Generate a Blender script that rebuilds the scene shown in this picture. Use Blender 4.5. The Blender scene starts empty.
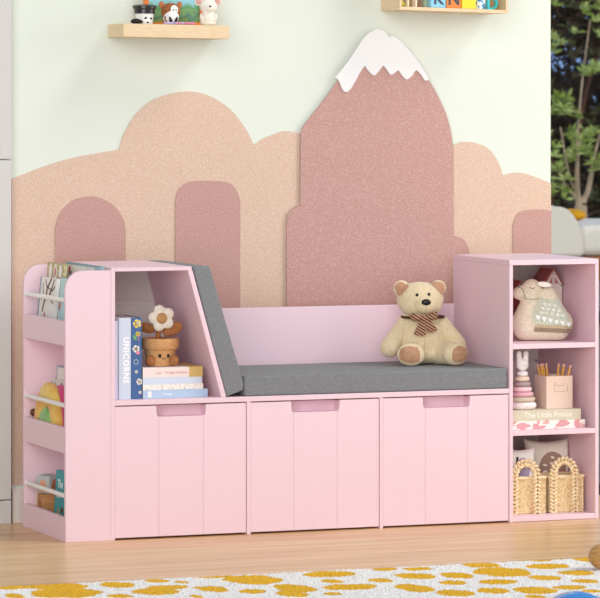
import bpy, bmesh, math, random
from mathutils import Vector, Matrix, Euler
from mathutils.bvhtree import BVHTree
from mathutils import noise as mnoise
R = random.Random(7)
PI = math.pi
SC = bpy.context.scene
COL = SC.collection

# ------------------------------------------------------------------ helpers
def lin(h):
    if isinstance(h, str):
        h = h.lstrip('#'); c = [int(h[i:i+2], 16)/255 for i in (0, 2, 4)]
    else:
        c = [v/255 for v in h]
    return tuple(v/12.92 if v <= .04045 else ((v+.055)/1.055)**2.4 for v in c) + (1,)

def mat(name, col, rough=.55, col2=None, nscale=40, nstretch=(1, 1, 1), nlo=.4, nhi=.6, bump=0, bscale=300, bstretch=(1, 1, 1),
        sheen=0, spec=.4, detail=3, coat=0):
    m = bpy.data.materials.new(name); m.use_nodes = True
    nt = m.node_tree; b = nt.nodes['Principled BSDF']
    b.inputs['Base Color'].default_value = lin(col); b.inputs['Roughness'].default_value = rough
    b.inputs['Specular IOR Level'].default_value = spec
    if sheen: b.inputs['Sheen Weight'].default_value = sheen; b.inputs['Sheen Roughness'].default_value = .5
    if coat: b.inputs['Coat Weight'].default_value = coat; b.inputs['Coat Roughness'].default_value = .15
    tc = nt.nodes.new('ShaderNodeTexCoord')
    def noise(scale, stretch, det):
        mp = nt.nodes.new('ShaderNodeMapping'); mp.inputs['Scale'].default_value = stretch
        nt.links.new(tc.outputs['Object'], mp.inputs['Vector'])
        n = nt.nodes.new('ShaderNodeTexNoise'); n.inputs['Scale'].default_value = scale; n.inputs['Detail'].default_value = det
        nt.links.new(mp.outputs['Vector'], n.inputs['Vector']); return n
    if col2 is not None:
        n = noise(nscale, nstretch, detail); r = nt.nodes.new('ShaderNodeValToRGB')
        r.color_ramp.elements[0].position = nlo; r.color_ramp.elements[1].position = nhi
        r.color_ramp.elements[0].color = lin(col); r.color_ramp.elements[1].color = lin(col2)
        nt.links.new(n.outputs['Fac'], r.inputs['Fac']); nt.links.new(r.outputs['Color'], b.inputs['Base Color'])
    if bump:
        n = noise(bscale, bstretch, 2); bp = nt.nodes.new('ShaderNodeBump')
        bp.inputs['Strength'].default_value = bump; bp.inputs['Distance'].default_value = .002
        nt.links.new(n.outputs['Fac'], bp.inputs['Height']); nt.links.new(bp.outputs['Normal'], b.inputs['Normal'])
    return m

FLATS = {}
def new():
    b = bmesh.new(); FLATS.pop(id(b), None); return b

def to_mesh(name, bm, sharp=40):
    if FLATS.pop(id(bm), None): sharp = 8
    me = bpy.data.meshes.new(name)
    bmesh.ops.recalc_face_normals(bm, faces=bm.faces)
    bm.to_mesh(me); bm.free()
    if len(me.polygons):
        me.polygons.foreach_set('use_smooth', [True]*len(me.polygons))
        me.set_sharp_from_angle(angle=math.radians(sharp))
    return me

def link(name, bm, m, parent=None):
    me = to_mesh(name, bm) if isinstance(bm, bmesh.types.BMesh) else bm
    o = bpy.data.objects.new(name, me)
    if isinstance(m, (list, tuple)):
        for k in m: me.materials.append(k)
    elif m is not None:
        me.materials.clear(); me.materials.append(m)
    COL.objects.link(o)
    if parent is not None: o.parent = parent
    return o

def tag(o, label, cat, group=None):
    o['label'] = label; o['category'] = cat
    if group: o['group'] = group
    return o

def thing(name, label, cat, loc=(0, 0, 0), rz=0, group=None, basis=None):
    o = bpy.data.objects.new(name, None); COL.objects.link(o); o.empty_display_size = .02
    if basis is not None:
        M = Matrix(basis).transposed().to_4x4(); M.translation = Vector(loc); o.matrix_world = M
    else:
        o.location = loc; o.rotation_euler = (0, 0, rz)
    return tag(o, label, cat, group)

def shift(bm, loc):
    bmesh.ops.translate(bm, verts=bm.verts, vec=-Vector(loc)); return bm

def struct(name, bm, m):
    o = link(name, bm, m); o['kind'] = 'structure'; return o

def box(bm, lo, hi, bev=0, seg=2):
    lo = Vector(lo); hi = Vector(hi)
    FLATS[id(bm)] = 1
    r = bmesh.ops.create_cube(bm, size=1)
    vs = r['verts']; c = (lo+hi)/2; s = hi-lo
    for v in vs: v.co = Vector((v.co.x*s.x, v.co.y*s.y, v.co.z*s.z)) + c
    if bev:
        es = list({e for v in vs for e in v.link_edges})
        bmesh.ops.bevel(bm, geom=es, offset=bev, segments=seg, profile=.5, affect='EDGES')
    return bm

def prism(bm, pts, ax, d0, d1, bev=0):
    """polygon pts (u,v) extruded along ax ('x': u=y v=z, 'y': u=x v=z, 'z': u=x v=y) from d0 to d1"""
    FLATS[id(bm)] = 1
    def P(u, v, d): return {'x': (d, u, v), 'y': (u, d, v), 'z': (u, v, d)}[ax]
    a = [bm.verts.new(P(u, v, d0)) for u, v in pts]; b = [bm.verts.new(P(u, v, d1)) for u, v in pts]
    n = len(pts); fa = bm.faces.new(a); fb = bm.faces.new(b[::-1]); sides = []
    for i in range(n): sides.append(bm.faces.new((a[i], a[(i+1) % n], b[(i+1) % n], b[i])))
    if bev:
        es = list(fa.edges)+list(fb.edges)
        bmesh.ops.bevel(bm, geom=es, offset=bev, segments=2, profile=.5, affect='EDGES')
    return bm

def ell(bm, c, r, rot=None, seg=20, rings=12):
    if not hasattr(r, '__len__'): r = (r, r, r)
    M = Matrix.Translation(c) @ (Euler(rot).to_matrix().to_4x4() if rot else Matrix()) @ Matrix.Diagonal((*r, 1))
    bmesh.ops.create_uvsphere(bm, u_segments=seg, v_segments=rings, radius=1, matrix=M); return bm

def caps(bm, a, b, r1, r2, n=7, fy=1):
    a = Vector(a); b = Vector(b)
    for i in range(n):
        t = i/(n-1); q = r1+(r2-r1)*t
        ell(bm, a.lerp(b, t), (q, q*fy, q), seg=16, rings=10)

def tube(bm, pts, r, n=8, closed=False):
    pts = [Vector(p) for p in pts]; N = len(pts); rings = []
    rr = r if hasattr(r, '__len__') else [r]*N
    up = Vector((0, 0, 1)); prev = None
    for i, p in enumerate(pts):
        if closed: d = pts[(i+1) % N]-pts[i-1]
        else: d = pts[min(i+1, N-1)]-pts[max(i-1, 0)]
        d.normalize()
        if prev is None:
            s = d.cross(up)
            if s.length < .1: s = d.cross(Vector((1, 0, 0)))
        else: s = prev-d*prev.dot(d)
        s.normalize(); prev = s; t = d.cross(s)
        rings.append([bm.verts.new(p+(s*math.cos(2*PI*k/n)+t*math.sin(2*PI*k/n))*rr[i]) for k in range(n)])
    M = N if closed else N-1
    for i in range(M):
        A = rings[i]; B = rings[(i+1) % N]
        for k in range(n): bm.faces.new((A[k], A[(k+1) % n], B[(k+1) % n], B[k]))
    if not closed: bm.faces.new(rings[0][::-1]); bm.faces.new(rings[-1])
    return bm

def lathe(bm, prof, n=28, c=(0, 0, 0), close=True):
    c = Vector(c); rings = []
    for r, z in prof: rings.append([bm.verts.new(c+Vector((r*math.cos(2*PI*k/n), r*math.sin(2*PI*k/n), z))) for k in range(n)])
    for A, B in zip(rings, rings[1:]):
        for k in range(n): bm.faces.new((A[k], A[(k+1) % n], B[(k+1) % n], B[k]))
    if close: bm.faces.new(rings[0][::-1]); bm.faces.new(rings[-1])
    return bm

def evalmesh(o):
    dg = bpy.context.evaluated_depsgraph_get(); dg.update()
    return bpy.data.meshes.new_from_object(o.evaluated_get(dg), depsgraph=dg)

def fuse(bm, voxel, smooth=6):
    FLATS.pop(id(bm), None)
    me = bpy.data.meshes.new('tmp'); bm.to_mesh(me); bm.free()
    o = bpy.data.objects.new('tmp', me); COL.objects.link(o)
    m = o.modifiers.new('r', 'REMESH'); m.mode = 'VOXEL'; m.voxel_size = voxel; m.use_smooth_shade = True
    s = o.modifiers.new('s', 'SMOOTH'); s.iterations = smooth; s.factor = .5
    out = evalmesh(o)
    bpy.data.objects.remove(o); bpy.data.meshes.remove(me)
    b2 = bmesh.new(); b2.from_mesh(out); bpy.data.meshes.remove(out); return b2

def text_bm(body, size, extr=.0003, align='CENTER', shear=0, bold=0, space=1):
    cu = bpy.data.curves.new('t', 'FONT'); cu.body = body; cu.size = size; cu.extrude = extr
    cu.align_x = align; cu.align_y = 'CENTER'; cu.shear = shear; cu.offset = bold; cu.resolution_u = 2; cu.space_character = space
    o = bpy.data.objects.new('t', cu); COL.objects.link(o)
    me = evalmesh(o); bpy.data.objects.remove(o); bpy.data.curves.remove(cu)
    b = bmesh.new(); b.from_mesh(me); bpy.data.meshes.remove(me); return b

def xf(bm, loc=(0, 0, 0), rot=(0, 0, 0), s=1):
    M = Matrix.Translation(loc) @ Euler(rot).to_matrix().to_4x4()
    bmesh.ops.scale(bm, verts=bm.verts, vec=(s, s, s)); bmesh.ops.transform(bm, matrix=M, verts=bm.verts); return bm

def bvh_of(bm): 
    FLATS.pop(id(bm), None); bm.normal_update(); return BVHTree.FromBMesh(bm)

def cast(tree, u, v, off=0):
    h = tree.ray_cast(Vector((u, -10, v)), Vector((0, 1, 0)))
    if h[0] is None:
        h = tree.find_nearest(Vector((u, -.0, v)))
    p, n = h[0], h[1]
    if n.y > 0: n = -n
    return p+n*off

def patch(tree, pts, off, thick, bm=None, rings=4, grid=None):
    """outline (u,v), star-shaped, laid on the front (-y) of a surface, with a small thickness"""
    bm = bm or bmesh.new()
    FLATS.pop(id(bm), None)
    cu = sum(p[0] for p in pts)/len(pts); cv = sum(p[1] for p in pts)/len(pts)
    n = len(pts); top = []
    for k in range(1, rings+1):
        f = k/rings
        top.append([bm.verts.new(cast(tree, cu+(u-cu)*f, cv+(v-cv)*f, off)) for u, v in pts])
    c = bm.verts.new(cast(tree, cu, cv, off))
    for i in range(n): bm.faces.new((c, top[0][i], top[0][(i+1) % n]))
    for A, B in zip(top, top[1:]):
        for i in range(n): bm.faces.new((A[i], A[(i+1) % n], B[(i+1) % n], B[i]))
    rim = [bm.verts.new(v.co+Vector((0, thick, 0))) for v in top[-1]]
    for i in range(n): bm.faces.new((top[-1][i], top[-1][(i+1) % n], rim[(i+1) % n], rim[i]))
    return bm

def oval(c, rx, rz, n=20, tilt=0):
    return [(c[0]+rx*math.cos(t)*math.cos(tilt)-rz*math.sin(t)*math.sin(tilt), c[1]+rx*math.cos(t)*math.sin(tilt)+rz*math.sin(t)*math.cos(tilt))
            for t in (2*PI*k/n for k in range(n))]

def spline(pts, sub=6, closed=False):
    P = [Vector((*p, 0)) if len(p) == 2 else Vector(p) for p in pts]; out = []; N = len(P)
    last = N if closed else N-1
    for i in range(last):
        p0 = P[i-1] if (closed or i > 0) else P[0]; p1 = P[i]; p2 = P[(i+1) % N]
        p3 = P[(i+2) % N] if (closed or i+2 < N) else P[-1]
        for k in range(sub):
            t = k/sub
            out.append(.5*((2*p1)+(p2-p0)*t+(2*p0-5*p1+4*p2-p3)*t*t+(3*p1-p0-3*p2+p3)*t**3))
    if not closed: out.append(P[-1])
    return out
def spl2(pts, sub=5): return [(v.x, v.y) for v in spline(pts, sub)]

# ------------------------------------------------------------------ materials
PINK = '#ecd0db'
m_pink = mat('pink_lacquer', PINK, .5, spec=.3)
m_white = mat('white_rail', '#f4f3f1', .4)
m_wall = mat('pale_green_paint', '#dbe2d7', .8, bump=.08, bscale=120)
m_tan = mat('tan_felt', '#d3b6a2', .95, '#e3cebe', 260, nlo=.47, nhi=.72, bump=.3, bscale=420, sheen=.1, spec=.1, detail=2)
m_rose = mat('rose_felt', '#bc948c', .95, '#cfaca4', 260, nlo=.47, nhi=.72, bump=.3, bscale=420, sheen=.1, spec=.1, detail=2)
m_snow = mat('white_felt', '#eaeaea', .95, bump=.15, bscale=420, spec=.1)
m_warm_white = mat('white_paint', '#cfcdcb', .5)
m_base = mat('skirting_paint', '#e4dcd4', .5)
m_grey = mat('grey_fabric', '#7c7e81', .95, '#8a8c90', 90, (1, 1, 5), .35, .68, bump=.5, bscale=900, sheen=.15, spec=.1)
m_backg = mat('light_grey_board', '#e3dfdb', .8)
m_wains = mat('panel_moulding', '#f0eeea', .6)
m_ply = mat('pale_wood', '#e0c59d', .55, '#e9d3b0', 14, (3, 30, 30), .35, .65, bump=.05, bscale=60, bstretch=(1, 20, 20))
m_black = mat('black_plastic', '#161414', .3)

def floor_mat():
    m = bpy.data.materials.new('oak_planks'); m.use_nodes = True; nt = m.node_tree; b = nt.nodes['Principled BSDF']
    tc = nt.nodes.new('ShaderNodeTexCoord'); L = nt.links.new
    br = nt.nodes.new('ShaderNodeTexBrick'); br.offset = .37; br.inputs['Scale'].default_value = 1
    br.inputs['Brick Width'].default_value = 1.25; br.inputs['Row Height'].default_value = .19; br.inputs['Mortar Size'].default_value = .0012
    br.inputs['Color1'].default_value = (.2, .2, .2, 1); br.inputs['Color2'].default_value = (.8, .8, .8, 1); br.inputs['Mortar'].default_value = (0, 0, 0, 1)
    L(tc.outputs['Object'], br.inputs['Vector'])
    mp = nt.nodes.new('ShaderNodeMapping'); mp.inputs['Scale'].default_value = (1.1, 16, 1); L(tc.outputs['Object'], mp.inputs['Vector'])
    n = nt.nodes.new('ShaderNodeTexNoise'); n.inputs['Scale'].default_value = 1.6; n.inputs['Detail'].default_value = 6; n.inputs['Distortion'].default_value = .6
    L(mp.outputs['Vector'], n.inputs['Vector'])
    r = nt.nodes.new('ShaderNodeValToRGB'); e = r.color_ramp.elements
    e[0].position = .3; e[0].color = lin('#cfa36a'); e[1].position = .68; e[1].color = lin('#eecb9b')
    L(n.outputs['Fac'], r.inputs['Fac'])
    mx = nt.nodes.new('ShaderNodeMixRGB'); mx.blend_type = 'OVERLAY'; mx.inputs['Fac'].default_value = .16
    L(r.outputs['Color'], mx.inputs['Color1']); L(br.outputs['Color'], mx.inputs['Color2'])
    L(mx.outputs['Color'], b.inputs['Base Color']); b.inputs['Roughness'].default_value = .3; b.inputs['Specular IOR Level'].default_value = .35
    return m
m_floor = floor_mat()

# ------------------------------------------------------------------ setting
YW = .49
struct('floor', box(new(), (-3, -5, -.05), (6, YW+.35, 0)), m_floor)
struct('wall_back', box(new(), (-.004, YW, 0), (1.6035, YW+.12, 2.4)), m_wall)
b = new(); prism(b, [(YW-.016, 0), (YW, 0), (YW, .092), (YW-.009, .092), (YW-.0125, .084), (YW-.016, .076)], 'x', -.0035, 1.6035)
struct('baseboard_back', b, m_base)
struct('patio', box(new(), (-1, YW+.35, -.06), (16, 20, -.012)), mat('patio_paving', '#8d7f70', .9, '#a39484', 6, nlo=.3, nhi=.7))
# sliding glass pane beside the end of the wall
b = new(); box(b, (1.606, YW+.05, 0), (1.6105, YW+.09, 2.4)); box(b, (3.6, YW+.05, 0), (3.65, YW+.09, 2.4)); box(b, (1.6105, YW+.05, 2.35), (3.6, YW+.09, 2.4)); box(b, (1.6105, YW+.05, 0), (3.6, YW+.09, .03))
win = struct('window_1', b, mat('dark_window_frame', '#3b3430', .5))
g = bpy.data.materials.new('clear_glass'); g.use_nodes = True; nt = g.node_tree; nt.nodes.remove(nt.nodes['Principled BSDF'])
tr = nt.nodes.new('ShaderNodeBsdfTransparent'); gl = nt.nodes.new('ShaderNodeBsdfGlossy'); gl.inputs['Roughness'].default_value = .02
fr = nt.nodes.new('ShaderNodeFresnel'); fr.inputs['IOR'].default_value = 1.2; mxs = nt.nodes.new('ShaderNodeMixShader')
tr.inputs['Color'].default_value = (.97, .98, .97, 1)
nt.links.new(fr.outputs[0], mxs.inputs[0]); nt.links.new(tr.outputs[0], mxs.inputs[1]); nt.links.new(gl.outputs[0], mxs.inputs[2])
nt.links.new(mxs.outputs[0], nt.nodes['Material Output'].inputs[0])
link('pane', box(new(), (1.6105, YW+.068, .03), (3.6, YW+.073, 2.35)), g, win)

# white wardrobe at the left
w = thing('wardrobe', 'tall white flat-fronted wardrobe at the left edge beside the felt hills', 'wardrobe', (-.45, .7, 0))
def wp(name, bm, m=m_warm_white): return link(name, shift(bm, w.location), m, w)
wp('body', box(new(), (-.9, .474, .0), (-.0085, 1.0, 2.35)))
wp('door', box(new(), (-.9, .455, .985), (-.0125, .474, 2.35), .002))
wp('door', box(new(), (-.9, .455, .066), (-.0125, .474, .982), .002))
wp('plinth', box(new(), (-.9, .457, 0), (-.0125, .474, .0625), .001))

# ------------------------------------------------------------------ felt wall panels
def felt(name, label, pts, y0, y1, m, dx=.002):
    pts = [(u+dx, v) for u, v in pts]
    c = (sum(p[0] for p in pts)/len(pts), YW, min(p[1] for p in pts))
    o = link(name, shift(prism(new(), pts, 'y', y0, y1, .0008), c), m); o.location = c
    return tag(o, label, 'wall panel')
y1 = YW-.0004
hl = [(-.0055, .1), (-.0055, .930)] + spl2([(.0, .932), (.075, .96), (.161, .985), (.246, 1.0), (.301, 1.008)], 3) + spl2([(.303, 1.015), (.309, 1.035), (.324, 1.067), (.347, 1.101), (.39, 1.139), (.448, 1.161), (.506, 1.168), (.565, 1.155), (.624, 1.119), (.668, 1.067), (.688, 1.031), (.694, 1.02)], 4) + spl2([(.70, 1.023), (.727, 1.039), (.771, 1.055), (.801, 1.057), (.831, 1.05), (.86, 1.03)], 3)
hr = spl2([(1.26, .97), (1.28, .995), (1.295, 1.011), (1.317, 1.024), (1.347, 1.025), (1.385, 1.016), (1.416, .996), (1.44, .959), (1.45, .929)], 4) + spl2([(1.455, .930), (1.478, .9355), (1.509, .936), (1.55, .924), (1.6010, .905)], 4) + [(1.6010, .1)]
felt('felt_hill_panel', 'wide tan speckled felt hill silhouette across the wall behind the bench', hl+hr, YW-.0045, y1, m_tan)
ya, yb = YW-.0075, YW-.0048
felt('felt_arch_panel', 'rose felt arch behind the book rack, leftmost and lowest of the small arches',
     [(.118, .1), (.118, .77)]+spl2([(.118, .796), (.132, .837), (.166, .869), (.206, .881), (.246, .877), (.289, .852), (.315, .81), (.319, .775)], 4)+[(.319, .1)], ya, yb, m_rose)
felt('felt_arch_panel', 'tall narrow rose felt arch with flat top behind the grey back cushion',
     [(.463, .1), (.463, .85)]+spl2([(.463, .869), (.475, .902), (.506, .919), (.55, .921), (.609, .9175), (.638, .9), (.653, .864)], 4)+[(.653, .1)], ya, yb, m_rose)
felt('felt_arch_panel', 'rose felt arch at the right end of the wall above the cube shelf',
     [(1.481, .1), (1.481, .775)]+spl2([(1.481, .79), (1.494, .819), (1.519, .829), (1.566, .8305), (1.6010, .827)], 4)+[(1.6010, .1)], ya, yb, m_rose)
mt = [(.788, .1), (.788, .79)]+spl2([(.788, .805), (.794, .83), (.809, .844), (.829, .849)], 3)[:-1]+[(.829, .849), (.829, 1.05)]+spl2([(.833, 1.062), (.842, 1.077), (.887, 1.13), (.947, 1.206), (.966, 1.232), (.997, 1.275), (1.022, 1.306), (1.05, 1.326), (1.08, 1.327), (1.11, 1.312), (1.16, 1.267), (1.195, 1.23), (1.217, 1.2), (1.24, 1.165), (1.269, 1.107), (1.284, 1.059), (1.292, 1.011)], 3)+[(1.292, .756)]+spl2([(1.3, .757), (1.315, .753), (1.333, .738), (1.342, .707)], 3)+[(1.342, .1)]
felt('felt_mountain_panel', 'tall rose felt mountain peak rising on the wall behind the bench', mt, YW-.0125, YW-.0078, m_rose, .0027)
sn = spl2([(.929, 1.207), (.958, 1.24), (.991, 1.284), (1.015, 1.318), (1.039, 1.338), (1.058, 1.344), (1.079, 1.338), (1.091, 1.321)], 3) + spl2([(1.093, 1.322), (1.106, 1.324), (1.13, 1.308), (1.17, 1.266), (1.198, 1.229), (1.215, 1.2)], 3) + spl2([(1.206, 1.199), (1.2, 1.201), (1.188, 1.218), (1.175, 1.23)], 3) + spl2([(1.173, 1.229), (1.161, 1.212), (1.146, 1.202), (1.133, 1.212), (1.121, 1.229)], 3) + spl2([(1.119, 1.229), (1.112, 1.223), (1.097, 1.215), (1.082, 1.234), (1.075, 1.242)], 3) + spl2([(1.073, 1.241), (1.061, 1.226), (1.047, 1.213), (1.03, 1.226), (1.019, 1.241)], 3) + spl2([(1.017, 1.240), (1.003, 1.22), (.982, 1.184), (.966, 1.167), (.952, 1.172), (.943, 1.195), (.935, 1.205)], 3)
felt('felt_snow_cap', 'white felt snow cap with a wavy hem on the mountain tip', sn, YW-.0175, YW-.0128, m_snow, .0045)

# ------------------------------------------------------------------ book rack (left end, open to the left)
TOP = .7025
rk = thing('book_rack', 'pink end book rack with three lipped tiers and white rails, leftmost furniture', 'bookcase', (.06, .19, 0))
def rp(name, bm, m=m_pink, p=None): return link(name, shift(bm, rk.location), m, p or rk)
rnd = [(0, 0), (0, .655)]+[(.047-.047*math.cos(t), .6555+.047*math.sin(t)) for t in (PI/2*k/8 for k in range(1, 9))]+[(.1232, TOP), (.1232, 0)]
rp('side_panel', prism(new(), rnd, 'y', 0, .0125, .001))
rp('side_panel', prism(new(), rnd, 'y', .3765, .389, .001))
rp('back_panel', box(new(), (.111, .0126, 0), (.1232, .3764, TOP-.0005)))
for z0, z1 in ((0, .0632), (.2290, .2955), (.5075, .5720)):
    rp('shelf', box(new(), (.0121, .0126, z0), (.1109, .3764, z0+.012)))
    rp('lip', box(new(), (.0004, .0126, z0), (.012, .3764, z1), .0012))
for z in (.1180, .3522, .6250):
    rp('rail', tube(new(), [(.0068, .0126, z), (.0068, .3764, z)], .0063, 12), m_white)

# ------------------------------------------------------------------ storage bench
sb = thing('storage_bench', 'long pink storage bench with three drawers and a slanted reading cubby', 'bench', (.69, .19, 0))
def bp_(name, bm, m=m_pink, p=None): return link(name, shift(bm, sb.location), m, p or sb)
SZ0, SZ1 = .3497, .3632
bp_('side_panel', box(new(), (.1236, 0, 0), (.1346, .387, .7085), .0008))
bp_('side_panel', box(new(), (1.2456, .03, 0), (1.2548, .387, SZ0-.0002), .0008))
for x0, x1 in ((.4992, .5104), (.8768, .8864)):
    bp_('divider', box(new(), (x0, 0, 0), (x1, .387, SZ0-.0002), .0008))
bp_('seat_board', box(new(), (.1348, 0, SZ0), (1.2548, .387, SZ1), .0012))
bp_('cubby_top', box(new(), (.1348, 0, .6987), (.3455, .387, .7085), .0008))
bp_('slanted_panel', prism(new(), [(.3345, .6985), (.3475, .6985), (.4415, .3634), (.4280, .3634)], 'y', 0, .387, .0008))
bp_('back_rest_board', box(new(), (.356, .376, SZ1+.0002), (1.2548, .387, .5738), .0012))
bkp = bp_('back_panel', prism(new(), [(.1348, .3634), (.4278, .3634), (.3346, .6983), (.1348, .6983)], 'y', .358, .366), m_backg)
b = new(); box(b, (.1349, .350, .588), (.357, .3579, .598), .002); box(b, (.1349, .354, .545), (.368, .3579, .588)); box(b, (.1349, .3555, .365), (.40, .3579, .53))
bp_('moulding', b, m_wains, bkp)
for x0, x1 in ((.1356, .4982), (.5114, .8758), (.8874, 1.2544)):
    cx = (x0+x1)/2; h = .068; gx = .0615; zb, zt, zn = .0050, .3468, .3172; yf, yk = .0025, .0185
    b = new(); n = 4; r = .006
    left = [(x0, zb), (cx-gx-.0002, zb), (cx-gx-.0002, zn)]+[(cx-h+r-r*math.sin(t), zn+r-r*math.cos(t)) for t in (PI/2*k/n for k in range(n+1))]+[(cx-h, zt-.003), (cx-h-.003, zt), (x0, zt)]
    prism(b, left, 'y', yf, yk, .0009)
    prism(b, [(2*cx-u, v) for u, v in left][::-1], 'y', yf, yk, .0009)
    prism(b, [(cx-gx+.0002, zb), (cx+gx-.0002, zb), (cx+gx-.0002, zn), (cx-gx+.0002, zn)], 'y', yf, yk, .0009)
    fr_ = bp_('drawer', b)
    b = new(); box(b, (x0+.006, .0186, .012), (x1-.006, .030, .309)); box(b, (x0+.006, .030, .012), (x0+.016, .35, .33)); box(b, (x1-.016, .030, .012), (x1-.006, .35, .33)); box(b, (x0+.016, .34, .012), (x1-.016, .35, .33)); box(b, (x0+.016, .030, .012), (x1-.016, .34, .022))
    bp_('drawer_box', b, m_pink, fr_)
    b = new(); box(b, (cx-h-.006, .046, .3095), (cx+h+.006, .051, .344)); box(b, (cx-h-.006, .0187, .3095), (cx-h-.0005, .046, .344)); box(b, (cx+h+.0005, .0187, .3095), (cx+h+.006, .046, .344)); box(b, (cx-h-.0005, .0187, .3095), (cx+h+.0005, .046, .3160))
    bp_('handle_recess', b, m_pink, fr_)

# ------------------------------------------------------------------ cube shelf
cs = thing('cube_shelf', 'pink three-cube tower shelf at the right end of the bench', 'shelf', (1.389, .19, 0))
def cp(name, bm, m=m_pink, p=None): return link(name, shift(bm, cs.location), m, p or cs)
cp('side_panel', box(new(), (1.2555, 0, 0), (1.2660, .387, .6965), .0008))
cp('side_panel', box(new(), (1.5120, 0, 0), (1.5225, .387, .6965), .0008))
cp('top_panel', box(new(), (1.2555, 0, .6967), (1.5225, .387, .7108), .001))
for z0, z1 in ((.0008, .0155), (.2342, .2477), (.4690, .4825)):
    cp('shelf', box(new(), (1.2662, .0004, z0), (1.5118, .375, z1), .0008))
cb = cp('back_panel', box(new(), (1.2662, .3755, .0008), (1.5118, .387, .6965)), m_backg)
b = new()
for z0, z1 in ((.0158, .2340), (.2479, .4688)): 
    if z0 > .2:
        box(b, (1.2664, .3735, .25), (1.506, .3754, .41)); box(b, (1.486, .3705, .25), (1.492, .3735, .405)); box(b, (1.501, .3705, .25), (1.506, .3735, .41)); box(b, (1.2664, .3705, .405), (1.506, .3735, .411))
cp('moulding', b, m_wains, cb)

# ------------------------------------------------------------------ cushions
def cushion_mesh(poly, y0, y1, bev):
    b = prism(new(), poly, 'y', y0, y1)
    bmesh.ops.bevel(b, geom=list(b.edges), offset=bev, segments=5, profile=.55, affect='EDGES'); return b
c0 = (.87, .19, SZ1)
sc = link('seat_cushion', shift(cushion_mesh([(.4945, .3640), (1.2505, .3640), (1.2515, .4178), (.4930, .4172)], .004, .370, .0055), c0), m_grey); sc.location = c0
tag(sc, 'long flat grey fabric seat cushion lying along the bench', 'cushion')
c0 = (.45, .19, SZ1)
bc = link('back_cushion', shift(cushion_mesh([(.3492, .7092), (.3965, .7085), (.4915, .3990), (.4905, .3800), (.4440, .3640)], .003, .374, .0050), c0), m_grey); bc.location = c0
tag(bc, 'grey fabric back cushion leaning on the slanted panel of the cubby', 'cushion')

# ------------------------------------------------------------------ books
m_page = mat('book_pages', '#efe9df', .9, '#dcd5c8', 30, (1, 1, 60), .4, .6)
def book(name, label, L, D, T, cover, loc, basis, group=None, ct=.0016, pages=m_page):
    """spine along local x (length L), depth y (spine at y=0), thickness z"""
    t = thing(name, label, 'book', loc, group=group, basis=basis)
    b = new(); box(b, (0, 0, 0), (L, D, ct)); box(b, (0, 0, T-ct), (L, D, T)); box(b, (0, 0, ct), (L, ct, T-ct))
    c = link('cover', b, cover, t)
    link('pages', box(new(), (.002, ct+.0001, ct+.0001), (L-.002, D-.003, T-ct-.0001)), pages, t)
    t['T'] = T
    return t
X, Y, Z = Vector((1, 0, 0)), Vector((0, 1, 0)), Vector((0, 0, 1))
STAND = (Z, Y, -X); FLAT = (X, Y, Z)
zc = SZ1+.0003
def clean(t):
    if 'T' in t: del t['T']
# upright books in the cubby
m_lilac = mat('lilac_cover', '#d9d6ea', .5); m_sky = mat('pale_blue_cover', '#ccd6e6', .5); m_navy = mat('navy_cover', '#466799', .5)
t = book('book', 'thin lilac book standing at the far left of the cubby', .205, .13, .0105, m_lilac, (.1525, .030, zc), STAND); clean(t)
b = text_bm('Unicorns', .006); xf(b, (.10, -.0002, .0052), (PI/2, 0, 0)); link('title', b, mat('pale_print', '#f0eef8', .6), t)
t = book('book', 'upright pale blue book with large white spine lettering in the cubby', .2125, .145, .0325, m_sky, (.1865, .0275, zc), STAND); clean(t)
b = text_bm('UNICORNS', .0212, .0003, bold=.0009, space=1.16); xf(b, (.102, -.0002, .0135), (PI/2, PI, 0)); link('title', b, mat('white_print', '#f6f6fb', .6), t)
t = book('book', 'upright navy book with little flowers on its spine beside the pot toy', .2125, .145, .0285, m_navy, (.2160, .0275, zc), STAND); clean(t)
m_yel = mat('yellow_print', '#f0d469', .6); m_wpr = mat('white_flower_print', '#f4efe6', .6); m_grn = mat('green_print', '#6fae6a', .6); m_pkp = mat('pink_print', '#e28aa5', .6)
def petals(bm, c, r, k=5, f=.6, y=-.0004):
    for i in range(k):
        a = 2*PI*i/k+.3; prism(bm, oval((c[0]+r*f*math.cos(a), c[1]+r*f*math.sin(a)), r*.55, r*.55, 10), 'y', y, -.00005)
def fp(c, r, m, y=-.0004):
    b = new(); petals(b, c, r, y=y); link('flower_print', b, m, t)
fp((.197, .012), .010, m_yel); fp((.170, .010), .006, m_yel); fp((.198, .010), .004, m_wpr, -.0007)
for c_, r_ in (((.131, .015), .0085), ((.045, .006), .0075), ((.071, .014), .004), ((.017, .004), .004)): fp(c_, r_, m_wpr)
b = new()
for a in range(8):
    q = 2*PI*a/8; prism(b, oval((.097+.006*math.cos(q), .015+.006*math.sin(q)), .0012, .0012, 6), 'y', -.0004, -.00005)
link('dot_ring_print', b, m_wpr, t)
link('leaf_print', prism(new(), oval((.160, .018), .008, .004, 12, .5), 'y', -.0004, -.00005), m_grn, t)
link('petal_print', prism(new(), oval((.121, .010), .005, .0055, 12), 'y', -.0005, -.00005), m_pkp, t)
link('stem_print', prism(new(), oval((.158, .008), .009, .0008, 8), 'y', -.0005, -.00005), m_pkp, t)
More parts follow.
